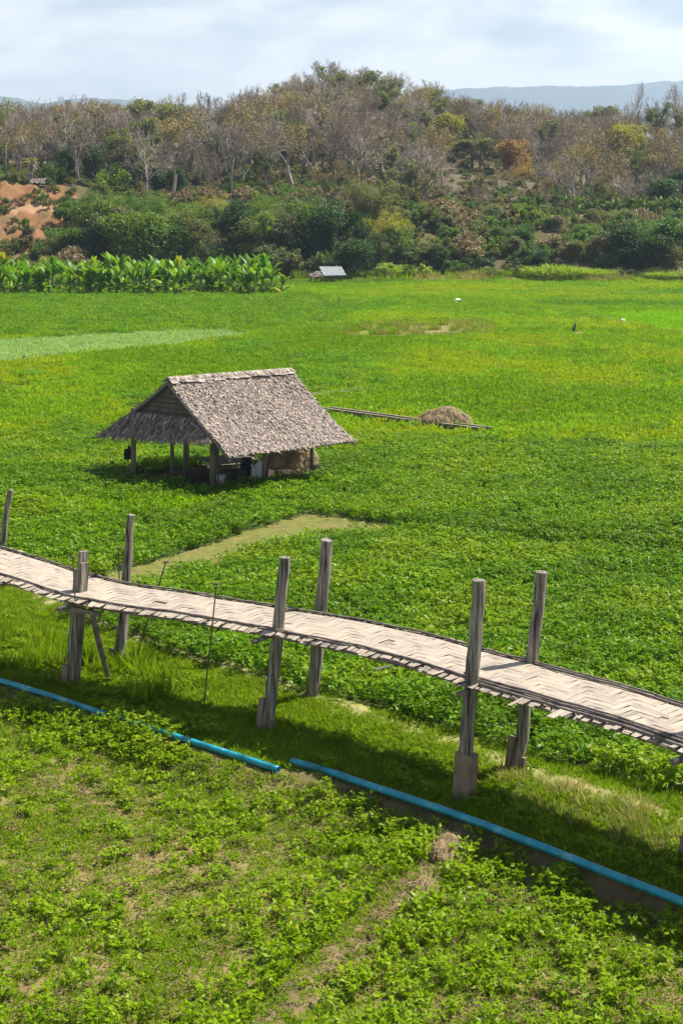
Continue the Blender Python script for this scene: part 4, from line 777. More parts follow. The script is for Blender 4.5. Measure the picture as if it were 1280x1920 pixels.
def D(s, t, dz=0.0):
    p = np.array([np.interp(s, arc, cl[:, k]) for k in range(3)]); tx = np.interp(s, arc, tan[:, 0]); ty = np.interp(s, arc, tan[:, 1])
    return np.array([p[0] - ty * t, p[1] + tx * t, p[2] + dz + .012 * math.sin(s * 1.3 + t) + .006 * math.sin(s * 3.1 + t * 2.2)])
def s_at(px, y, z): p = P(px, y, z); return arc[np.argmin(np.hypot(cl[:, 0] - p[0], cl[:, 1] - p[1]))]
br = empty('bamboo_walkway', tuple(D(s_at(505, 1180, 1.93), .75) * [1, 1, 0])); tag(br, 'raised woven bamboo walkway on weathered wooden posts across the bean field', 'walkway')
rg = np.random.RandomState(9); dk = MB(); c_ = .155; S1 = arc[-1]; nI = int(S1 / c_); nJ = int(WB / c_)
def plate(s0, s1, t0, t1, along, z, tn, sk=0.0):
    g = rg.uniform(.0, .004) if rg.rand() < .84 else rg.uniform(.005, .013); e = rg.uniform(.001, .003) if rg.rand() < .82 else rg.uniform(.004, .010)
    if along: a = [(s0, t0 + g, -e), (s0, t1 - g, -e), (s1, t1 - g + sk, -e), (s1, t0 + g + sk, -e)]; m = (s0 + s1) / 2; mid = [(m, t0 + g + sk / 2, .004), (m, t1 - g + sk / 2, .004)]; quads = [(a[0], mid[0], mid[1], a[1]), (mid[0], a[3], a[2], mid[1])]; Ln = s1 - s0; W = t1 - t0
    else: a = [(s0 + g, t0, -e), (s1 - g, t0, -e), (s1 - g + sk, t1, -e), (s0 + g + sk, t1, -e)]; m = (t0 + t1) / 2; mid = [(s0 + g + sk / 2, m, .004), (s1 - g + sk / 2, m, .004)]; quads = [(a[0], a[1], mid[1], mid[0]), (mid[0], mid[1], a[2], a[3])]; Ln = t1 - t0; W = s1 - s0
    u0, v0 = rg.uniform(0, 50), rg.uniform(0, 50)
    for qd in quads:
        pts = [D(p[0], p[1], p[2] + z) for p in qd]
        nrm = np.cross(pts[1] - pts[0], pts[2] - pts[0])
        if nrm[2] < 0: pts = pts[::-1]; qd = qd[::-1]
        uv = [((u0 + (p[0] if along else p[1])), (v0 + (p[1] if along else p[0]))) for p in qd]; dk.face(pts, tn, uv)
phs = np.repeat(rg.randint(0, 6, nI), 1); pb = np.zeros(nI, int); cur = 0; nxt = 0
for i in range(nI):
    if i >= nxt: cur = rg.randint(0, 6); nxt = i + rg.randint(9, 22)
    pb[i] = cur
for j in range(nJ):
    i = 0
    while i < nI:
        if (i + j + pb[i]) % 6 == 0:
            n_ = 3 if rg.rand() < .7 else 4 + rg.randint(2); plate(i * c_ - .02, (i + n_) * c_ + .02, j * c_, (j + 1) * c_, True, rg.uniform(0, .005), np.clip(rg.normal(.58, .13), 0, 1), rg.normal(0, .008))
        i += 1
for i in range(nI):
    j = -((i) % 6) - 6
    for j0 in range(-8, nJ + 2):
        if (i + j0 + pb[i]) % 6 == 3:
            a, b = max(j0, 0) * c_ - .015, min(j0 + 3, nJ) * c_ + .015
            if b - a > .1: plate(i * c_, (i + 1) * c_, a, b, False, rg.uniform(0, .005), np.clip(rg.normal(.62, .13), 0, 1), rg.normal(0, .008))
for i in range(nI): plate_under = [D(i * c_ + .003, 0, -.016), D((i + 1) * c_ - .003, 0, -.016), D((i + 1) * c_ - .003, WB, -.016), D(i * c_ + .003, WB, -.016)]; dk.face(plate_under, float(np.clip(rg.normal(.42, .12), 0, 1)), [(i * 3., 0), (i * 3., .12), (i * 3. + WB, .12), (i * 3. + WB, 0)])
st_ = .25
for i in range(int(S1 / st_)):             # backing mat below the plaiting, toned dark so its gaps look shaded
    q = [D(i * st_, -.02, -.026), D((i + 1) * st_, -.02, -.026), D((i + 1) * st_, WB + .02, -.026), D(i * st_, WB + .02, -.026)]; dk.face(q, 0.12, [(i, 0), (i + 1, 0), (i + 1, .2), (i, .2)])
    q = [D(i * st_, -.02, -.034), D(i * st_, WB + .02, -.034), D((i + 1) * st_, WB + .02, -.034), D((i + 1) * st_, -.02, -.034)]; dk.face(q, .15, [(i, 0), (i + 1, 0), (i + 1, .2), (i, .2)])
def slat(s, w, t0, t1, z0, z1, sk, tn):     # frayed end of a cross strip, a thin box
    for dz in (0, -.009):
        pts = [D(s, t0, z0 + dz), D(s + w, t0, z0 + dz), D(s + w + sk, t1, z1 + dz), D(s + sk, t1, z1 + dz)]
        if (np.cross(pts[1] - pts[0], pts[2] - pts[0])[2] < 0) != (dz < 0): pts = pts[::-1]
        dk.face(pts, tn, [(s * 7, 0), (s * 7, w), (s * 7 + .3, w), (s * 7 + .3, 0)])
    a = [D(s + sk, t1, z1), D(s + w + sk, t1, z1), D(s + w + sk, t1, z1 - .009), D(s + sk, t1, z1 - .009)]; dk.face(a, tn * .7, [(0, 0.1), (.1, .1), (.1, .2), (0, .2)])
s = .1; ln = .16
while s < S1 - .2:
    w = rg.uniform(.06, .15); ln = np.clip(ln * .6 + .4 * rg.uniform(.05, .30), .04, .30)
    if rg.rand() < .035: ln = .42
    slat(s, w, .06, -ln, .004 + rg.uniform(0, .012), -.02 - rg.uniform(0, .05), rg.normal(-.03, .06), np.clip(rg.normal(.62, .2), 0, 1))
    if rg.rand() < .45: slat(s + .02, w * .8, .02, -ln * rg.uniform(.3, .9), -.03, -.05 - rg.uniform(0, .05), rg.uniform(-.1, .06), np.clip(rg.normal(.4, .2), 0, 1))
    l2 = rg.uniform(.02, .20) if rg.rand() < .7 else .01
    slat(s, w * .95, WB - .06, WB + l2, .004 + rg.uniform(0, .01), -.01 - rg.uniform(0, .02), rg.uniform(-.08, .08), np.clip(rg.normal(.62, .2), 0, 1)); s += w + rg.uniform(-.01, .02)
dk.build('deck', M['bamboo_strip'], br)
def pole_along(nm, s0, s1, t0, t1, dz, r, seed, mat='pole'):
    b = MB(); n = max(3, int((s1 - s0) / .35)); rgp = np.random.RandomState(seed)
    b.tube([D(s0 + (s1 - s0) * i / n, t0 + (t1 - t0) * i / n, dz + rgp.normal(0, .005)) for i in range(n + 1)], [r * (1 + .12 * (i % 2)) for i in range(n + 1)], 7); return b.build(nm, M[mat], br, True)
for t, sd_ in ((.03, 1), (WB - .03, 50)):
    s = 0.0; k = 0
    while s < S1 - .5:
        e = min(s + rg.uniform(3.2, 4.4), S1); pole_along('edge_pole', s, e, t + rg.normal(0, .015), t + rg.normal(0, .015), .028, .019, sd_ + k); s = e - .25; k += 1
sF3 = s_at(885, 1274, 2.0)
pole_along('edge_pole', sF3 - .3, S1, .13, .10, .03, .02, 91); pole_along('edge_pole', sF3 + .2, S1, -.06, -.10, .0, .022, 92); pole_along('edge_pole', sF3 + .4, S1, WB - .14, WB - .12, .03, .02, 93)
for t, k in ((-.05, 0), (.45, 1), (1.0, 2), (WB - .05, 3)):
    s = 0.0
    while s < S1 - .5: e = min(s + 4.6, S1); pole_along('stringer', s, e, t, t + rg.normal(0, .03), -.085, .045, 120 + k + int(s)); s = e - .1
# posts: photo foot, photo top, radius, style
def log_post(x0, y0, x1, y1, r0, r1, seed, z0=0.0, Yd=None):
    b0 = P(x0, y0, z0) if Yd is None else PD(x0, y0, Yd); b1 = PD(x1, y1, b0[1]); b = MB(); n = 12; ph = np.random.RandomState(seed); d = (b1 - b0); pts = []
    for i in range(n + 1):
        t = -.12 + 1.12 * i / n; pts.append(b0 + d * t + np.array([ph.normal(0, .011), ph.normal(0, .011), 0]))
    b.tube(pts, [r0 + (r1 - r0) * i / n for i in range(n + 1)], 14, rough=.14, seed=seed); return b, b0, b1
def sq_post(b0, b1, w, dpt, parts_):         # sawn timber: list of (t0,t1,xoff0,xoff1)
    b = MB(); ax = (b1 - b0) / np.linalg.norm(b1 - b0); d0 = np.array([.72, -.69, 0]); d0 -= ax * (d0 @ ax); d0 /= np.linalg.norm(d0); d1 = np.cross(ax, d0)
    for t0, t1, a, c in parts_:
        m = b0 + (b1 - b0) * (t0 + t1) / 2 + d0 * (a + c) / 2 * w; b.box(m, (c - a) * w, dpt, np.linalg.norm(b1 - b0) * (t1 - t0), (d0, d1, ax))
    return b
def footing(post, c, w, d, z1, lean, name='footing', tilt=0.0):
    b = MB(); c = np.array(c); ax = np.array([lean, 0, 1.]); ax /= np.linalg.norm(ax); e0 = np.array([.72, -.69, 0]); e0 -= ax * (e0 @ ax); e0 /= np.linalg.norm(e0); e1 = np.cross(ax, e0)
    w *= .76; d *= .76; b.box(c + ax * (z1 / 2 - .2), w, d, z1 + .4, (e0, e1, ax)); jr = np.random.RandomState(int(abs(c[0] * 991)) % 9999); jd = {}
    for i_, v_ in enumerate(b.v): k_ = tuple(np.round(v_, 4)); jd.setdefault(k_, jr.normal(0, .022, 3)); b.v[i_] = tuple(np.array(v_) + jd[k_])
    o = b.build(name, M['footing'], post); bv = o.modifiers.new('worn', 'BEVEL'); bv.width = .015; bv.segments = 2; return o
def add_post(b, b0, label=None, smooth=True):
    o = b.build('post', M['post'], br, smooth); 
    if label: o['label'] = label
    md = o.modifiers.new('edge', 'EDGE_SPLIT'); md.split_angle = R(50); return o
b0, b1 = P(136, 1285), None; b1 = PD(156, 1033, b0[1]); b = sq_post(b0, b1, .25, .2, [(-.12, .86, -.5, .25), (-.121, .92, .252, .5), (.86, .999, -.1, .25)])
p_ = add_post(b, b0, 'squared front post with a stepped notched top', False); footing(p_, b0 + [-.12, .02, 0], .22, .24, .42, .06)
b, b0, b1 = log_post(502, 1368, 535, 1045, .135, .115, 2); p_ = add_post(b, b0, 'round front post in the middle with a cracked side'); footing(p_, b0 + [-.13, .03, 0], .16, .2, .62, .1); footing(p_, b0 + [.03, -.08, 0], .19, .14, .22, .1)
b, b0, b1 = log_post(866, 1495, 898, 1087, .135, .12, 3); p_ = add_post(b, b0, 'tallest round front post with long vertical cracks'); footing(p_, b0 + [.035, -.05, 0], .37, .34, .78, .07)
b, b0, b1 = log_post(1290, 1612, 1330, 1190, .135, .12, 4); p_ = add_post(b, b0, 'front post at the right edge, only its muddy foot in view'); footing(p_, b0 + [-.0, 0, 0], .30, .28, .34, .08)
b, b0, b1 = log_post(-14, 1150, 20, 919, .105, .075, 5); p_ = add_post(b, b0, 'thin dark leaning post at the far left')
b, b0, b1 = log_post(223, 1247, 246, 965, .15, .088, 6); p_ = add_post(b, b0, 'back post whose reddish lower half is worn thin'); footing(p_, b0 + [-.14, .02, 0], .16, .22, .32, .1)
b, b0, b1 = log_post(585, 1315, 613, 1012, .135, .125, 7); p_ = add_post(b, b0, 'dark grey back post with peeling bark and split top'); footing(p_, b0 + [-.06, -.03, 0], .22, .2, .18, .1)
b, b0, b1 = log_post(968, 1450, 1016, 1072, .125, .115, 8); p_ = add_post(b, b0, 'leaning back post with brown timber splints at its foot'); footing(p_, b0 + [-.15, .04, 0], .17, .22, .66, .13); footing(p_, b0 + [.05, -.05, 0], .20, .17, .34, .13)
for (px, y, z) in ((140, 1122, 1.95), (505, 1180, 1.93), (885, 1274, 2.0), (1290, 1397, 2.0), (-60, 1060, 2.26)):
    s = s_at(px, y, z); b = MB(); b.tube([D(s, -.38, -.17), D(s + .02, .6, -.16), D(s, WB + .3, -.17)], [.055, .06, .055], 8, rough=.1, seed=int(px) + 100); b.build('crossbeam', M['pole'], br, True)
s = s_at(140, 1122, 1.95); b = MB(); b.box((D(s - .1, -.06, -.19) + D(s + .75, -.03, -.25)) / 2, .95, .07, .09, (np.array([.89, -.44, -.07]), np.array([.44, .89, 0]), np.array([.06, -.03, 1.]))); b.build('crossbeam', M['pole'], br)
b = MB(); b.tube([PD(171, 1140, 31.6), PD(186, 1205, 31.7), PD(207, 1283, 31.8)], [.062, .062, .055], 9, rough=.1, seed=4); b.build('brace', M['pole'], br, True)
b = MB(); b.tube([D(s_at(-20, 1070, 2.2), -.5, -.12), D(s_at(20, 1083, 2.15), -.02, -.10)], .03, 6); b.build('crossbeam', M['pole'], br, True)
b = MB(); s = s_at(740, 1232, 2.0); b.box(D(s, -.3, -.13), .36, .06, .02, (np.array([.85, .45, .05]), np.array([-.45, .85, 0]), np.array([-.04, 0, 1.]))); b.build('loose_strip', M['pole'], br)

# iron stakes
def stake(pb, pt, Y, label, r=.014):
    a = PD(*pb, Y); t = PD(*pt, Y); o = empty('iron_stake', (a[0], a[1], h1(a[0], a[1]))); tag(o, label, 'stake')
    b = MB(); d = (t - a) / np.linalg.norm(t - a); g = a + d * ((h1(a[0], a[1]) - a[2]) / d[2] - .15); b.tube([g, t], r, 6); b.build('rod', M['iron'], o)
    b = MB(); ring = [t + np.array([math.cos(x) * .05, math.sin(x) * .035, .012]) for x in np.linspace(0, 6.283, 13)]; b.tube(ring, .018, 6, cap=False); b.build('eye', M['iron'], o, True)
stake((380, 1345), (406, 1096), 29.35, 'tall thin iron stake standing in front of the walkway between two posts')
stake((255, 1236), (311, 1055), 32.9, 'slanting iron stake rising behind the walkway with a ringed top')
stake((150, 1285), (137, 1046), 31.05, 'short iron rod just left of the squared notched post')
stake((226, 1240), (223, 1029), 33.2, 'iron rod behind the walkway left of the reddish post')

# ------------------------------------------------------------------ blue pipes
def pipe(pl, r, label, joints, zof=.0):
    pts = [P(x, y, .09) for x, y in pl]; pts = crom(np.array([2 * pts[0] - pts[1]] + pts + [2 * pts[-1] - pts[-2]]), 10)
    for p in pts: p[2] = .02 + r + .4 * max(0, 0)
    pts[:, 2] = np.convolve(np.pad(np.maximum(hgt(pts[:, 0], pts[:, 1]), -.01) + r * 1.05, 6, 'edge'), np.ones(13) / 13, 'valid')
    o = empty('water_pipe', tuple(pts[len(pts) // 2])); tag(o, label, 'pipe'); b = MB(); n = 14
    b.tube(pts, r, n, cap=False); e = b.build('tube', M['pvc'], o, True); sl = e.modifiers.new('wall', 'SOLIDIFY'); sl.thickness = .008
    for jx in joints:
        k = int(np.argmin(np.abs(CX + pts[:, 0] / pts[:, 1] * F - jx))); k = min(max(k, 0), len(pts) - 2); d = pts[k + 1] - pts[k]; d /= np.linalg.norm(d)
        b = MB(); b.tube([pts[k] - d * .12, pts[k] + d * .12], r * 1.13, n); b.build('coupling', M['pvc'], o, True)
pipe(PIPE1, .05, 'blue plastic pipe half buried in weeds at the left, ending near the middle', [110, 400])
pipe(PIPE2, .055, 'long blue plastic pipe running along the ditch to the right edge', [556, 700, 912, 1215])

# ------------------------------------------------------------------ thatched hut
R1, R2 = PD(315, 713, 54.7), PD(545, 696, 57.9); zr = 3.9; R1[2] = R2[2] = zr
E1, E2 = P(430, 856, 1.6), P(664, 826, 1.6); E3 = P(186, 814, 1.62); E4 = E3 + (R2 - R1)
hut = empty('thatched_hut', tuple((R1 + R2) / 2 * [1, 1, 0])); tag(hut, 'open sided field hut with a weathered grey leaf thatch roof among the beans', 'hut')
def thatch(nm, A, B, C_, D_, nrow, ncol, seed, th=.10, tn=(.5, .22), ls=.30, keep=1.0, wd_=.34):   # A-B lower edge, D-C upper edge
    rgt = np.random.RandomState(seed); nrm = np.cross(B - A, D_ - A); nrm /= np.linalg.norm(nrm); nrm = nrm if nrm[2] > 0 else -nrm
    b = MB(); q = lambda u, v: (A * (1 - u) + B * u) * (1 - v) + (D_ * (1 - u) + C_ * u) * v
    nu, nv = 14, 10; sag = lambda u, v: -nrm * .10 * math.sin(math.pi * v) + nrm * .03 * math.sin(u * 9 + v * 5)
    up_ = [[q(i / nu, j / nv) + sag(i / nu, j / nv) for i in range(nu + 1)] for j in range(nv + 1)]
    for j in range(nv):
        for i in range(nu):
            f = [up_[j][i], up_[j][i + 1], up_[j + 1][i + 1], up_[j + 1][i]]; b.face(f, .12); b.face([p - nrm * th for p in f[::-1]], .15)
    rim = [up_[0][i] for i in range(nu + 1)] + [up_[j][nu] for j in range(1, nv + 1)] + [up_[nv][i] for i in range(nu - 1, -1, -1)] + [up_[j][0] for j in range(nv - 1, 0, -1)]
    for i in range(len(rim)): p0, p1 = rim[i], rim[(i + 1) % len(rim)]; b.face([p0, p0 - nrm * th, p1 - nrm * th, p1], .2)
    dn = (A + B - C_ - D_); dn /= np.linalg.norm(dn); ea = (B - A) / np.linalg.norm(B - A)
    for j in range(nrow):
        for i in range(ncol):
            if rgt.rand() > keep: continue
            u = (i + rgt.uniform(-.3, 1.3)) / ncol; v = (j + rgt.uniform(.0, 1)) / nrow; u = min(max(u, .0), 1.0)
            p = q(u, v) + sag(u, v) + nrm * rgt.uniform(.015, .05); d = dn + ea * rgt.normal(0, .42) + nrm * rgt.normal(.07, .09); d /= np.linalg.norm(d); s2 = np.cross(nrm, d) + nrm * rgt.normal(0, .3); s2 /= np.linalg.norm(s2)
            L_ = ls * rgt.uniform(.6, 1.15); w = L_ * wd_ * rgt.uniform(.7, 1.2); b.face([p, p + d * L_ * .5 + s2 * w * .5, p + d * L_, p + d * L_ * .5 - s2 * w * .5], float(np.clip(rgt.normal(*tn), 0, 1)))
    return b.build(nm, M['thatch'], hut)
rt = thatch('roof_slope', E1, E2, R2, R1, 88, 112, 1, .10, (.56, .26), .17); thatch('roof_slope', E3, E4, R2, R1, 30, 36, 2, .10, (.5, .24), .30)
ru = (R2 - R1) / np.linalg.norm(R2 - R1); outg = -ru; gd = (E1 - E3); gdn = gd / np.linalg.norm(gd)
# ridge cap
b = MB(); rgt = np.random.RandomState(8); nR = (E1 - R1) / np.linalg.norm(E1 - R1); nL = (E3 - R1) / np.linalg.norm(E3 - R1)
for side in (nR, nL):
    for i in range(24):
        a, c = R1 + (R2 - R1) * i / 24 - ru * .03, R1 + (R2 - R1) * (i + 1) / 24 + ru * .03; o_ = np.array([0, 0, .09 + rgt.uniform(0, .03)]); e = rgt.uniform(.28, .42)
        b.face([a + o_, c + o_, c + side * e + o_ * .9, a + side * e + o_ * .9], float(np.clip(rgt.normal(.62, .12), 0, 1)))
for i in range(260):
    a = R1 + (R2 - R1) * rgt.rand() + np.array([0, 0, .13]); side = nR if rgt.rand() < .7 else nL; d = side + ru * rgt.normal(0, .5); d /= np.linalg.norm(d); s2 = np.cross(d, [0, 0, 1]); L_ = rgt.uniform(.15, .38); w = .07
    b.face([a, a + d * L_ * .5 + s2 * w, a + d * L_, a + d * L_ * .5 - s2 * w], float(np.clip(rgt.normal(.65, .22), 0, 1)))
rc = b.build('ridge_cap', M['thatch'], hut)
# gable: thatch skirt hung outside the frame, board infill above; both toned dark to stand in for shade
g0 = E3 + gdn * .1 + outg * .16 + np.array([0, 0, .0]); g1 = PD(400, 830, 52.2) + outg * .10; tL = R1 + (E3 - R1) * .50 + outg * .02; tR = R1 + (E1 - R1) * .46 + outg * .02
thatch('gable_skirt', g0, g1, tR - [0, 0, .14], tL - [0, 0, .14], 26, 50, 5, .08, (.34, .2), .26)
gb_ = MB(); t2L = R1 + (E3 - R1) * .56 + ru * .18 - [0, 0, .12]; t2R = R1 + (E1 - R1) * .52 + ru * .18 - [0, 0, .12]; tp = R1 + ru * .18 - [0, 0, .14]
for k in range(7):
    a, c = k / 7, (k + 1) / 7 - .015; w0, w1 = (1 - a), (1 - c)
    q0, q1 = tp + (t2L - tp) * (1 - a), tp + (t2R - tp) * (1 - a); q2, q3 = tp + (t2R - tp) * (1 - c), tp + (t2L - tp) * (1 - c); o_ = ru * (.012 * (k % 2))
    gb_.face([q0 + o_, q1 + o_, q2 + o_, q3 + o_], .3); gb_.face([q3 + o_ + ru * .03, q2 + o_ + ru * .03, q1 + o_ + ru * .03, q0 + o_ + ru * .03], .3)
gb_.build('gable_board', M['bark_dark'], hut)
def roof_z(x, y):
    n2 = np.array([-(E2 - E1)[1], (E2 - E1)[0]]); n2 /= np.linalg.norm(n2); half = abs((R1 - E1)[:2] @ n2); dd = (np.array([x, y]) - E1[:2]) @ n2; return 1.6 + (zr - 1.6) * (1 - abs(dd - half) / half) - .16
for (px, y, r) in ((250, 902, .105), (322, 908, .08), (349, 893, .12), (398, 920, .125), (495, 910, .10), (584, 897, .085), (470, 880, .09), (407, 884, .085)):
    p = P(px, y); b = MB(); zt = min(roof_z(p[0], p[1]), 3.7); b.tube([p + [0, 0, -.3], p + [.02, 0, zt * .5], p + [0, .01, zt]], [r, r * .95, r * .9], 9, rough=.14, seed=px); b.build('post', M['hutpost'], hut, True)
b = MB(); b.tube([P(409, 918), P(409, 918) + [-.02, 0, 2.3]], .035, 7); b.build('post', M['hutpost'], hut, True)
for a, c in (((R1, R2), -.2), ((P(398, 920) , P(584, 897)), 2.45), ((P(250, 902), P(398, 920)), 2.3)):
    b = MB(); z_ = np.array([0, 0, c]); b.tube([a[0] + z_, a[1] + z_], .05, 7); b.build('beam', M['hutpost'], hut, True)
for k in range(6):     # rafter tips
    u = k / 5; b = MB(); a = E1 + (E2 - E1) * u; c = R1 + (R2 - R1) * u; d = (a - c) / np.linalg.norm(a - c); b.tube([c - [0, 0, .16], a - [0, 0, .15] + d * (.05)], .035, 6); b.build('rafter', M['hutpost'], hut, True)
b = MB(); b.tube([E1 - [0, 0, .02] - ru * .1, E2 + ru * .25 - [0, 0, .0]], .022, 6); b.build('eave_pole', M['pole'], hut, True)
b = MB(); b.tube([E3 - ru * .3 - [0, 0, .1], E3 + (R2 - R1) * 1.0 - [0, 0, .1]], .035, 6); b.build('eave_pole', M['pole'], hut, True)

# things under the roof
p = P(414, 909); bk = empty('bucket', tuple(p)); tag(bk, 'small white plastic bucket under the hut beside its corner post', 'bucket')
b = MB(); b.tube([p + [0, 0, .0], p + [0, 0, .34]], [.13, .165], 14, cap=False); b.face([p + [.13 * math.cos(a), .13 * math.sin(a), .01] for a in np.linspace(0, 6.283, 14, endpoint=False)]); b.build('pail', M['white'], bk, True).modifiers.new('wall', 'SOLIDIFY').thickness = .008
b = MB(); b.tube([p + [.17 * math.cos(a), .17 * math.sin(a), .34] for a in np.linspace(0, 6.283, 15)], .012, 5, cap=False); b.build('rim', M['white'], bk, True)
b = MB(); b.tube([p + [.165 * math.cos(a), -.03, .33 - .1 * math.sin(a)] for a in np.linspace(0, 3.1416, 9)], .006, 5); b.build('handle', M['iron'], bk, True)
def sheet(name, p0, w, h, mat, label, cat_, seed, taper=.7, thick=.02, ax=(1, 0, 0)):
    o = empty(name, tuple(p0)); tag(o, label, cat_); rgs = np.random.RandomState(seed); b = MB(); nu, nv = 8, 7; ax = np.array(ax, float); nn = np.array([-ax[1], ax[0], 0]); g = []
    for j in range(nv + 1):
        v = j / nv; g.append([p0 + ax * (u - .5) * w * (taper + (1 - taper) * v) + nn * (.07 * math.sin(u * 11 + seed) * (1 - v * .5)) + np.array([0, 0, v * h * (1 - .28 * abs(math.sin(u * 3.1 + .9)) * (v > .8))]) for u in np.linspace(0, 1, nu + 1)])
    for j in range(nv):
        for i in range(nu): b.face([g[j][i], g[j][i + 1], g[j + 1][i + 1], g[j + 1][i]])
    e = b.build('fabric', M[mat], o, True); e.modifiers.new('weld', 'WELD'); s_ = e.modifiers.new('wall', 'SOLIDIFY'); s_.thickness = thick; return o
sheet('plastic_sheet', P(482, 908), .46, .95, 'cloth_blue', 'pale blue and white plastic sheet hanging beside the front hut post', 'sheet', 3, .45)
sheet('dark_cloth', PD(240, 862, 56.4), .24, .55, 'blackcloth', 'dark cloth hanging behind the left corner post of the hut', 'cloth', 5, 1.0)
def crate(px, py, w, d, h, label, mat='hutpost', rot=.4):
    p = P(px, py); o = empty('wooden_crate', tuple(p)); tag(o, label, 'crate'); ca_, sa_ = math.cos(rot), math.sin(rot); e0, e1 = np.array([ca_, sa_, 0]), np.array([-sa_, ca_, 0]); ez = np.array([0, 0, 1.])
    for sg in (-1, 1):
        for k in range(3):
            for ax_, (a0, a1, ww) in enumerate(((e0, e1, w), (e1, e0, d))):
                b = MB() if k == 0 and ax_ == 0 and sg == -1 else b; off = a1 * (d if ax_ == 0 else w) / 2 * sg; b.box(p + off + ez * (h * (k + .5) / 3), ww + .02 - .04 * ax_, .02, h / 3 - .02, (a0, a1, ez))
    b.build('slats', M[mat], o); b = MB(); b.box(p + ez * .03, w - .04, d - .04, .03, (e0, e1, ez)); b.build('base', M[mat], o)
crate(446, 900, .55, .4, .34, 'slatted wooden crate in the shade under the hut right of the bucket', 'bark_dark')
crate(372, 893, .5, .45, .4, 'slatted wooden crate in the shade under the hut left of the corner post', 'bark_dark', 1.0)
p = P(462, 893); o = empty('drum', tuple(p)); tag(o, 'dark plastic drum in the shade behind the hanging sheet', 'drum'); b = MB(); b.tube([p, p + [0, 0, .1], p + [0, 0, .6], p + [0, 0, .68]], [.2, .23, .23, .19], 14); b.build('barrel', M['blackcloth'], o, True); b = MB(); b.tube([p + [0, 0, .68], p + [0, 0, .71]], .2, 14); b.build('lid', M['blackcloth'], o)
p = P(430, 882); o = empty('plank_stack', tuple(p)); tag(o, 'grey planks stacked on the floor at the back of the hut', 'planks'); rgk = np.random.RandomState(3); b = MB()
for k in range(7): a_ = .62 + rgk.normal(0, .06); b.box(p + [rgk.normal(0, .05), rgk.normal(0, .04) + .12 * (k % 2), .04 + .05 * (k // 2) + .004 * k], 1.5 + rgk.normal(0, .1), .12, .035, (np.array([math.cos(a_), math.sin(a_), 0]), np.array([-math.sin(a_), math.cos(a_), 0]), np.array([0, 0, 1.])))
b.build('planks', M['hutpost'], o)
# raised sleeping platform and hay rack
def slab_on_legs(name, c, lx, ly, z, th, label, cat_, mat='hutpost'):
    o = empty(name, (c[0], c[1], 0)); tag(o, label, cat_); a1 = np.array([ru[0], ru[1], 0]); a1 /= np.linalg.norm(a1); a2 = np.array([-a1[1], a1[0], 0])
    b = MB(); n = max(4, int(ly / .1))
    for k in range(n): b.box(c * [1, 1, 0] + a2 * ly * ((k + .5) / n - .5) + [0, 0, z + .004 * (k % 2)], lx, ly / n - .012, th, (a1, a2, np.array([0, 0, 1.])), .3 + .4 * (k % 3) / 2)
    b.build('platform_top', M[mat], o)
    for i in (-1, 1):
        for j in (-1, 1): b = MB(); q = c * [1, 1, 0] + a1 * (lx / 2 - .12) * i + a2 * (ly / 2 - .12) * j; b.tube([q + [0, 0, -.1], q + [0, 0, z - th / 2]], .045, 7); b.build('leg', M[mat], o, True)
    return o
slab_on_legs('sleeping_platform', np.array([-4.35, 57.0, 0]), 1.9, 1.5, .62, .05, 'low plank platform in the dark back of the hut', 'platform')
hc = np.array([-1.9, 56.5, 0]); slab_on_legs('hay_rack', hc, 2.0, .85, .46, .05, 'low wooden rack with thin legs holding hay under the eave', 'rack')
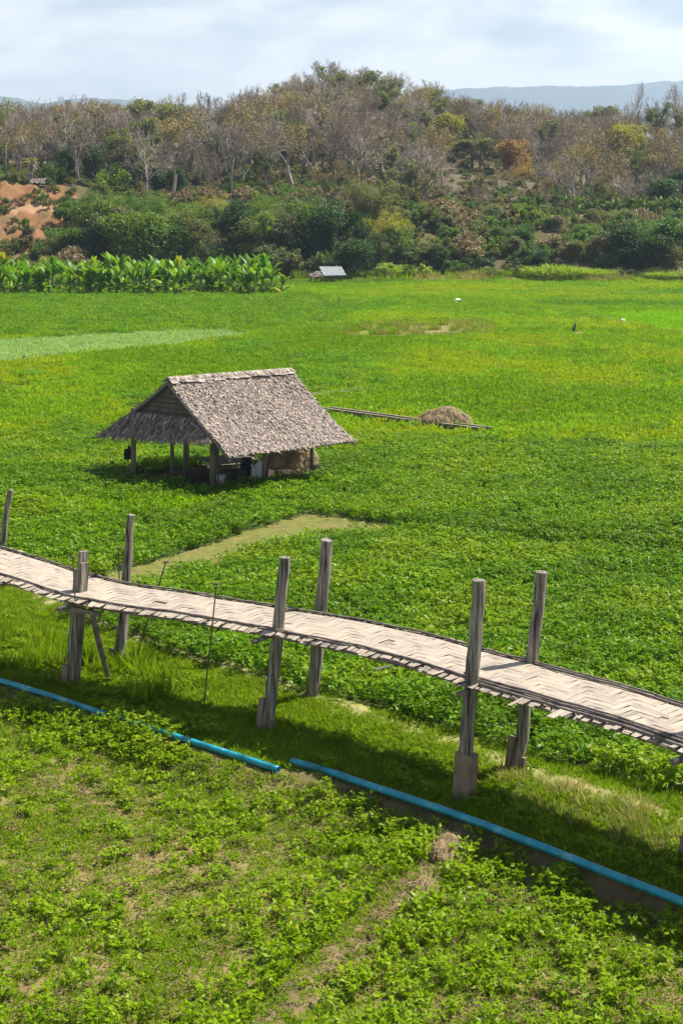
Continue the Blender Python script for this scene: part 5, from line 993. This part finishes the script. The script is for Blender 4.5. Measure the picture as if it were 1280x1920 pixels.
def straw_heap(name, c, lx, ly, h, ang, seed, label, z0=None, ns=2600, lobes=9, part='loose_straw', flat=2.0, lb=None):
    rgh = np.random.RandomState(seed); z0 = h1(c[0], c[1]) - .05 if z0 is None else z0; o = empty(name, (c[0], c[1], z0)); tag(o, label, 'hay'); ca_, sa_ = math.cos(ang), math.sin(ang)
    lb = lb or [(rgh.uniform(-.6, .6) * lx / 2, rgh.uniform(-.5, .5) * ly / 2, rgh.uniform(.32, .6) * lx / 2, rgh.uniform(.5, .9) * ly / 2, rgh.uniform(.55, 1) * h) for k in range(lobes)]
    def hz(x, y):
        z = np.zeros_like(x)
        for a, b_, rx, ry, hh in lb: z = np.maximum(z, hh * np.clip(1 - np.abs((x - a) / rx) ** flat - np.abs((y - b_) / ry) ** flat, 0, 1) ** .5)
        return z
    n = 60; gx_, gy_ = np.meshgrid(np.linspace(-1, 1, n) * lx * .62, np.linspace(-1, 1, n) * ly * .75, indexing='ij'); gz = hz(gx_, gy_); gz = gz + (gz > .02) * (fbm(gx_ * 4 + seed, gy_ * 4) - .5) * .18 * h - .06 * (gz < .02)
    Vg = np.stack([gx_ * ca_ - gy_ * sa_, gx_ * sa_ + gy_ * ca_, gz], -1).reshape(-1, 3); ii = (np.arange(n - 1)[:, None] * n + np.arange(n - 1)[None]).ravel(); Fq = np.stack([ii, ii + n, ii + n + 1, ii + 1], -1)
    kz = (Vg[Fq][:, :, 2].max(1) > .0); me = np_mesh('heap', Vg, Fq[kz], np.full(kz.sum(), .45), M['hay'], True); e = bpy.data.objects.new('heap', me); col.objects.link(e); e.parent = o
    x = rgh.uniform(-1, 1, ns) * lx * .6; y = rgh.uniform(-1, 1, ns) * ly * .7; z = hz(x, y); k = z > .03; x, y, z = x[k], y[k], z[k]; e_ = .03; gx2 = (hz(x + e_, y) - z) / e_; gy2 = (hz(x, y + e_) - z) / e_
    az = np.arctan2(-gy2, -gx2) + rgh.normal(0, .7, len(x)); el = -np.arctan(np.hypot(gx2, gy2)) * .8; p = np.stack([x, y, z + .01 + rgh.rand(len(x)) * .06], -1); L_ = rgh.uniform(.15, .4, len(x))
    d = np.stack([np.cos(el) * np.cos(az), np.cos(el) * np.sin(az), np.sin(el)], -1); s2 = np.stack([-np.sin(az), np.cos(az), 0 * az], -1) * .011; q = p + d * L_[:, None]
    V_ = np.stack([p + s2, p - s2, q - s2 * .5, q + s2 * .5], 1).reshape(-1, 3); V_ = np.stack([V_[:, 0] * ca_ - V_[:, 1] * sa_, V_[:, 0] * sa_ + V_[:, 1] * ca_, V_[:, 2]], -1)
    me = np_mesh(part, V_, np.arange(len(V_)).reshape(-1, 4), np.clip(rgh.normal(.6, .3, len(V_) // 4), 0, 1), M['straw_dry']); e = bpy.data.objects.new(part, me); col.objects.link(e); e.parent = o; return o
M['straw_dry'] = leaf_mat('dry_straw', [(0, (.11, .08, .045)), (.5, (.33, .245, .14)), (1, (.50, .39, .24))], rough=.8, trans=.1, rnd=0)
straw_heap('hay_heap', hc, 1.95, .85, .7, math.atan2(ru[1], ru[0]), 3, 'long heap of dry hay on the rack under the right eave of the hut', .49, flat=4.0, lobes=14)
c = P(826, 806); straw_heap('straw_pile', c, 2.8, 1.8, 1.2, -.15, 23, flat=2.2, lb=[(.30, 0, .95, .7, 1.08), (-.25, .1, .9, .7, .92), (.85, -.1, .65, .55, .85), (-.8, 0, .65, .55, .62), (.1, -.4, .7, .5, .8), (-.45, -.3, .5, .45, .72)], label='large brown straw pile on the concrete channel right of the hut', ns=5200, lobes=13)
c = P(796, 808); straw_heap('straw_pile', c, 1.35, .9, .45, .3, 12, 'small flat straw pile spilled at the left foot of the large one', ns=1800, lobes=6)

# ------------------------------------------------------------------ concrete water channels
for cpts, lb, zt in ((channels[0], 'raised concrete water channel between the hut and the straw pile', .40), (channels[1], 'low concrete channel behind the hut ridge', .27), (channels[2], 'low concrete channel at the right edge of the field', .20)):
    o = empty('water_channel', tuple(cpts[1] * [1, 1, 0])); tag(o, lb, 'channel'); d = cpts[-1] - cpts[0]; d /= np.linalg.norm(d); nn = np.array([-d[1], d[0], 0])
    for sgn, nm in ((0, 'side_wall'), (.5, 'side_wall')):
        b = MB(); n = 12
        path = [cpts[0] + (cpts[1] - cpts[0]) * t for t in np.linspace(0, 1, n // 2, endpoint=False)] + [cpts[1] + (cpts[2] - cpts[1]) * t for t in np.linspace(0, 1, n // 2 + 1)]
        for i in range(len(path) - 1):
            a, c = path[i] + nn * sgn, path[i + 1] + nn * sgn; m = (a + c) / 2; m[2] = zt / 2 - .1; L_ = np.linalg.norm((c - a)[:2]); e0 = (c - a) * [1, 1, 0] / L_; e1 = np.array([-e0[1], e0[0], 0]); b.box(m + [0, 0, .006 * (i % 2)], L_ + .003, .07, zt + .2, (e0, e1, np.array([0, 0, 1.])))
        b.build(nm, M['concrete'], o)
    for sgn in (0, .5):
        b = MB()
        for a, c in ((cpts[0], cpts[1]), (cpts[1], cpts[2])):
            a, c = a + nn * sgn, c + nn * sgn; m = (a + c) / 2; m[2] = zt + .028; L_ = np.linalg.norm((c - a)[:2]); e0 = (c - a) * [1, 1, 0] / L_; b.box(m, L_ - .01, .11, .04, (e0, np.array([-e0[1], e0[0], 0]), np.array([0, 0, 1.])))
        b.build('coping', M['coping'], o)
    b = MB(); a, c = cpts[0], cpts[-1]; m = (a + c) / 2 + nn * .25; m[2] = .04; L_ = np.linalg.norm((c - a)[:2]); b.box(m, L_, .38, .06, (d * [1, 1, 0] / np.linalg.norm(d[:2]), nn, np.array([0, 0, 1.]))); b.build('channel_bed', M['concrete'], o)

# ------------------------------------------------------------------ far shed
Ys = 210.; shed = empty('field_shed', tuple(PD(622, 532, Ys) * [1, 1, 0])); tag(shed, 'small open shed with a shiny tin roof at the far field edge', 'shed')
zf = lambda y: CH - (y - HY) * Ys / F
b = MB(); rA, rB = PD(598, 499.5, Ys + 1.6), PD(640, 500, Ys + 1.6); eA, eB = PD(607, 517, Ys - 1.4), PD(649, 516, Ys - 1.4); n = 22
for i in range(n):
    u0, u1 = i / n, (i + 1) / n; o_ = np.array([0, 0, .04 * (i % 2)]); o2 = np.array([0, 0, .04 * ((i + 1) % 2)]); f = [eA + (eB - eA) * u0 + o_, eA + (eB - eA) * u1 + o2, rA + (rB - rA) * u1 + o2, rA + (rB - rA) * u0 + o_]; b.face(f); b.face([q - [0, 0, .02] for q in f[::-1]])
b.build('tin_roof', M['tin'], shed)
for px, dy in ((610, -1.2), (625, -1.2), (638, -1.2), (603, 1.3), (622, 1.3), (640, 1.3)):
    q = PD(px, 532, Ys + dy); q[2] = 0; b = MB(); u = (1.6 - dy) / 3; b.tube([q + [0, 0, -.3], q + [0, 0, rA[2] * (1 - u) + eA[2] * u - .06]], .09, 6); b.build('post', M['bark_dark'], shed, True)
b = MB(); b.tube([PD(606, 517.5, Ys - 1.25), PD(648, 516.5, Ys - 1.25)], .05, 6); b.build('beam', M['bark_dark'], shed, True)
lean = empty('thatched_lean_to', tuple(PD(593, 532, Ys) * [1, 1, 0])); tag(lean, 'low shelter with a ragged brown thatch roof beside the tin shed', 'shelter')
def small_thatch(par, A, B, C_, D_, seed):
    rgt = np.random.RandomState(seed); b = MB(); b.face([A, B, C_, D_], .3); b.face([p - [0, 0, .12] for p in (D_, C_, B, A)], .2)
    for i in range(150):
        u, v = rgt.rand(), rgt.rand(); p = (A * (1 - u) + B * u) * (1 - v) + (D_ * (1 - u) + C_ * u) * v + [0, 0, .05]; d = (A + B - C_ - D_); d = d / np.linalg.norm(d) + rgt.normal(0, .4, 3); s2 = np.array([.12, 0, 0]); b.face([p, p + d * .2 + s2, p + d * .45, p + d * .2 - s2], float(np.clip(rgt.normal(.6, .25), 0, 1)))
    return b.build('thatch_roof', M['thatch'], par)
small_thatch(lean, PD(577, 517, Ys - 1.2), PD(604, 519, Ys - 1.2), PD(602, 508.5, Ys + .4), PD(590, 509, Ys + .4), 3)
for px, dy in ((582, -1.0), (594, -1.0), (602, -1.0), (590, .4)):
    q = PD(px, 532, Ys + dy); q[2] = 0; b = MB(); b.tube([q + [0, 0, -.3], q + [0, 0, 1.15 if dy < 0 else 1.6]], .08, 6); b.build('post', M['bark_dark'], lean, True)

# ------------------------------------------------------------------ bits in the fields
M['earth'] = noise_mat('dry_brown_earth', [(.3, (.07, .045, .025)), (.5, (.19, .13, .075)), (.7, (.30, .22, .13))], (7, 7, 7), bump=.9)
def lump(name, px, y, w, h, mat, label, cat_, seed, lift=.3):
    p = P(px, y); rgl = np.random.RandomState(seed); z0 = h1(p[0], p[1]) + lift; o = empty(name, (p[0], p[1], z0)); tag(o, label, cat_); b = MB(); n, m = 12, 5; rings = []
    for j in range(m + 1):
        a = j / m * math.pi / 2; rings.append([p * [1, 1, 0] + np.array([math.cos(t) * w / 2 * math.cos(a) * (1 + .25 * math.sin(3 * t + seed)), math.sin(t) * w / 2.6 * math.cos(a) * (1 + .2 * math.sin(2 * t + seed)), z0 + h * math.sin(a) * (1 + .2 * math.sin(t * 2))]) for t in np.linspace(0, 6.283, n, endpoint=False)])
    for j in range(m):
        for i in range(n): b.face([rings[j][i], rings[j][(i + 1) % n], rings[j + 1][(i + 1) % n], rings[j + 1][i]])
    b.face(rings[0][::-1]); b.build('folds', M[mat], o, True); return o
def clod(px, y, w, h, ang, label, seed):
    p = P(px, y, -.2); o = empty('earth_mound', (p[0], p[1], h1(p[0], p[1]))); tag(o, label, 'earth mound'); n = 40; gx_, gy_ = np.meshgrid(np.linspace(-1, 1, n), np.linspace(-1, 1, n), indexing='ij'); rr = np.hypot(gx_, gy_)
    z = h * np.clip(1 - rr ** 2, 0, 1) ** .7 * (.6 + .8 * fbm(gx_ * 2 + seed, gy_ * 2)) + (fbm(gx_ * 7 + seed, gy_ * 7) - .5) * .09 * (rr < 1) - .06 * (rr >= .97); x = gx_ * w / 2 * 1.5; yv = gy_ * w / 2
    X_, Y_ = x * math.cos(ang) - yv * math.sin(ang), x * math.sin(ang) + yv * math.cos(ang); zz = hgt(p[0] + X_.ravel(), p[1] + Y_.ravel()).reshape(n, n) - h1(p[0], p[1])
    V_ = np.stack([X_, Y_, z + zz], -1).reshape(-1, 3); ii = (np.arange(n - 1)[:, None] * n + np.arange(n - 1)[None]).ravel(); Fq = np.stack([ii, ii + n, ii + n + 1, ii + 1], -1)
    e = bpy.data.objects.new('earth', np_mesh('earth', V_, Fq, None, M['earth'], True)); col.objects.link(e); e.parent = o
    rgm = np.random.RandomState(seed); k = rgm.randint(0, n * n, 420); k = k[rr.ravel()[k] < .85]; V2, F2 = leaf_quads(rgm, V_[k], .14, .06, .1, .4); e = bpy.data.objects.new('dead_grass', np_mesh('dead_grass', V2, F2, rgm.rand(len(F2)), M['straw'])); col.objects.link(e); e.parent = o
clod(838, 1605, .62, .26, 1.1, 'bare brown earth mound with dead grass where the bund meets the blue pipe', 3)
clod(800, 1668, .45, .12, .9, 'smaller crumbly earth patch on the bund below the bare mound', 6)
lump('plastic_sack', 857, 568, .9, .22, 'white', 'white plastic sack lying on the far field', 'sack', 1, .28)
lump('plastic_sack', 1167, 608, .55, .2, 'white', 'small white sack near the lime green strip', 'sack', 2, .28)
lump('cloth_bundle', 1051, 573, .5, .35, 'redcloth', 'small red brown bundle in the far field at the right', 'bundle', 3, .25)
lump('plastic_bag', 71, 676, .42, .22, 'pink', 'small pinkish bag at the edge of the pale seedling strip', 'bag', 4, .12)
lump('plastic_bag', 45, 677, .35, .18, 'teal', 'dark green bag left of the pinkish bag', 'bag', 7, .12)
lump('stone', 909, 611, .5, .25, 'concrete', 'grey stone at the right rim of the dried pond', 'stone', 5, .02)
p = P(1075, 629); o = empty('cloth_stake', tuple(p)); tag(o, 'dark teal cloth wrapped round a leaning stake on a bare soil patch', 'scarecrow'); b = MB()
b.tube([p + [-.05, 0, .0], p + [-.0, 0, .45], p + [.08, 0, .8], p + [.19, 0, 1.12]], [.13, .14, .10, .02], 9, rough=.2, seed=2); b.build('cloth', M['teal'], o, True); b = MB(); b.tube([p + [-.07, 0, -.2], p + [.21, 0, 1.2]], .02, 6); b.build('stake', M['hutpost'], o)
lump('soil_mound', 1085, 632, 1.3, .34, 'soil', 'bare tan soil mound at the foot of the teal cloth', 'soil mound', 9, .05)
p = P(877, 531); o = empty('field_stake', tuple(p)); tag(o, 'short dark stake at the far field edge before the vine covered bush', 'stake'); b = MB(); b.tube([p + [0, 0, -.2], p + [.03, 0, 1.2]], [.09, .07], 6, rough=.2, seed=1); b.build('post', M['bark_dark'], o); b = MB(); b.tube([p + [-.12, 0, .3], p + [.15, 0, .55]], .05, 5); b.build('peg', M['bark_dark'], o)
p = P(635, 584); o = empty('field_stake', tuple(p)); tag(o, 'thin upright pole in the crop before the tin shed', 'stake'); b = MB(); b.tube([p + [0, 0, -.2], p + [.01, 0, 1.5]], .025, 5); b.build('post', M['bark_dark'], o); b = MB(); b.tube([p + [-.1, 0, 1.3], p + [.1, 0, 1.33]], .02, 5); b.build('peg', M['bark_dark'], o)
# pole, dead palm and brush hut on the bank top
Yp = 254.; X = (12 - CX) * Yp / F; z = h1(X, Yp); zt = CH - (269 - HY) * Yp / F; o = empty('utility_pole', (X, Yp, z)); tag(o, 'slim grey utility pole with a crossarm on top of the red bank', 'pole')
b = MB(); b.tube([(X, Yp, z - .3), (X, Yp, zt)], [.13, .09], 8); b.build('shaft', M['concrete'], o, True); b = MB(); b.box((X, Yp - .1, zt - .15), .7, .08, .1); b.build('crossarm', M['bark_dark'], o)
X = (58 - CX) * 253. / F; z = h1(X, 253.); o = empty('dead_palm', (X, 253., z)); tag(o, 'dead palm like plant with yellow fronds to its left and a hanging brown skirt', 'palm')
b = MB(); b.tube([(X + .1, 253, z - .2), (X + .25, 253, z + 2.2), (X + .1, 253, z + 4.6)], [.2, .17, .1], 7); b.build('trunk', M['bark_dark'], o, True)
rgd = np.random.RandomState(4); pp = np.stack([X + .1 + rgd.normal(0, .22, 160), 253 + rgd.normal(0, .22, 160), z + rgd.uniform(1.6, 4.6, 160)], -1) - [X, 253, z]
V, Fq = leaf_quads(rgd, pp, 1.2, .22, -1.3, .15); e = bpy.data.objects.new('dead_skirt', np_mesh('dead_skirt', V, Fq, rgd.rand(160), M['twig'])); col.objects.link(e); e.parent = o
pp = np.stack([.1 + rgd.normal(0, .1, 26), rgd.normal(0, .1, 26), 4.5 + rgd.normal(0, .12, 26)], -1); az = np.where(rgd.rand(26) < .8, math.pi + rgd.normal(0, .5, 26), rgd.normal(0, .6, 26)); V, Fq = leaf_quads(rgd, pp, 1.6, .16, -.25, .25, az)
e = bpy.data.objects.new('fronds', np_mesh('fronds', V, Fq, rgd.uniform(.6, 1, 26), M['yellow'])); col.objects.link(e); e.parent = o
X = (78 - CX) * 252. / F; z = h1(X, 252.); o = empty('brush_hut', (X, 252., z)); tag(o, 'low brown brush shelter on the bank top beside the dead palm', 'shelter')
small_thatch(o, np.array([X - 1.8, 251, z + .75]), np.array([X + 1.6, 251, z + .7]), np.array([X + 1.4, 252.6, z + 1.5]), np.array([X - 1.6, 252.6, z + 1.45]), 6)
for dx in (-1.4, -.3, .8, 1.4): b = MB(); b.tube([(X + dx, 251.3, z - .2), (X + dx, 251.3, z + .8)], .06, 6); b.build('post', M['bark_dark'], o, True)

# ------------------------------------------------------------------ air
hz_ = MB(); hz_.box((0, 4490, 433), 14000, 9020, 870); hm = bpy.data.materials.new('pale_haze'); hm.use_nodes = True; hn = hm.node_tree; hn.nodes.clear()
ho = N(hn, 'ShaderNodeOutputMaterial'); hv = N(hn, 'ShaderNodeVolumePrincipled'); hv.inputs['Color'].default_value = (.60, .77, .97, 1); hv.inputs['Density'].default_value = .00016; hv.inputs['Anisotropy'].default_value = .25
hn.links.new(hv.outputs[0], ho.inputs['Volume']); h_ = hz_.build('haze', hm); tag(h_, 'thin pale blue haze between the fields and the far ranges', 'haze', kind='stuff')
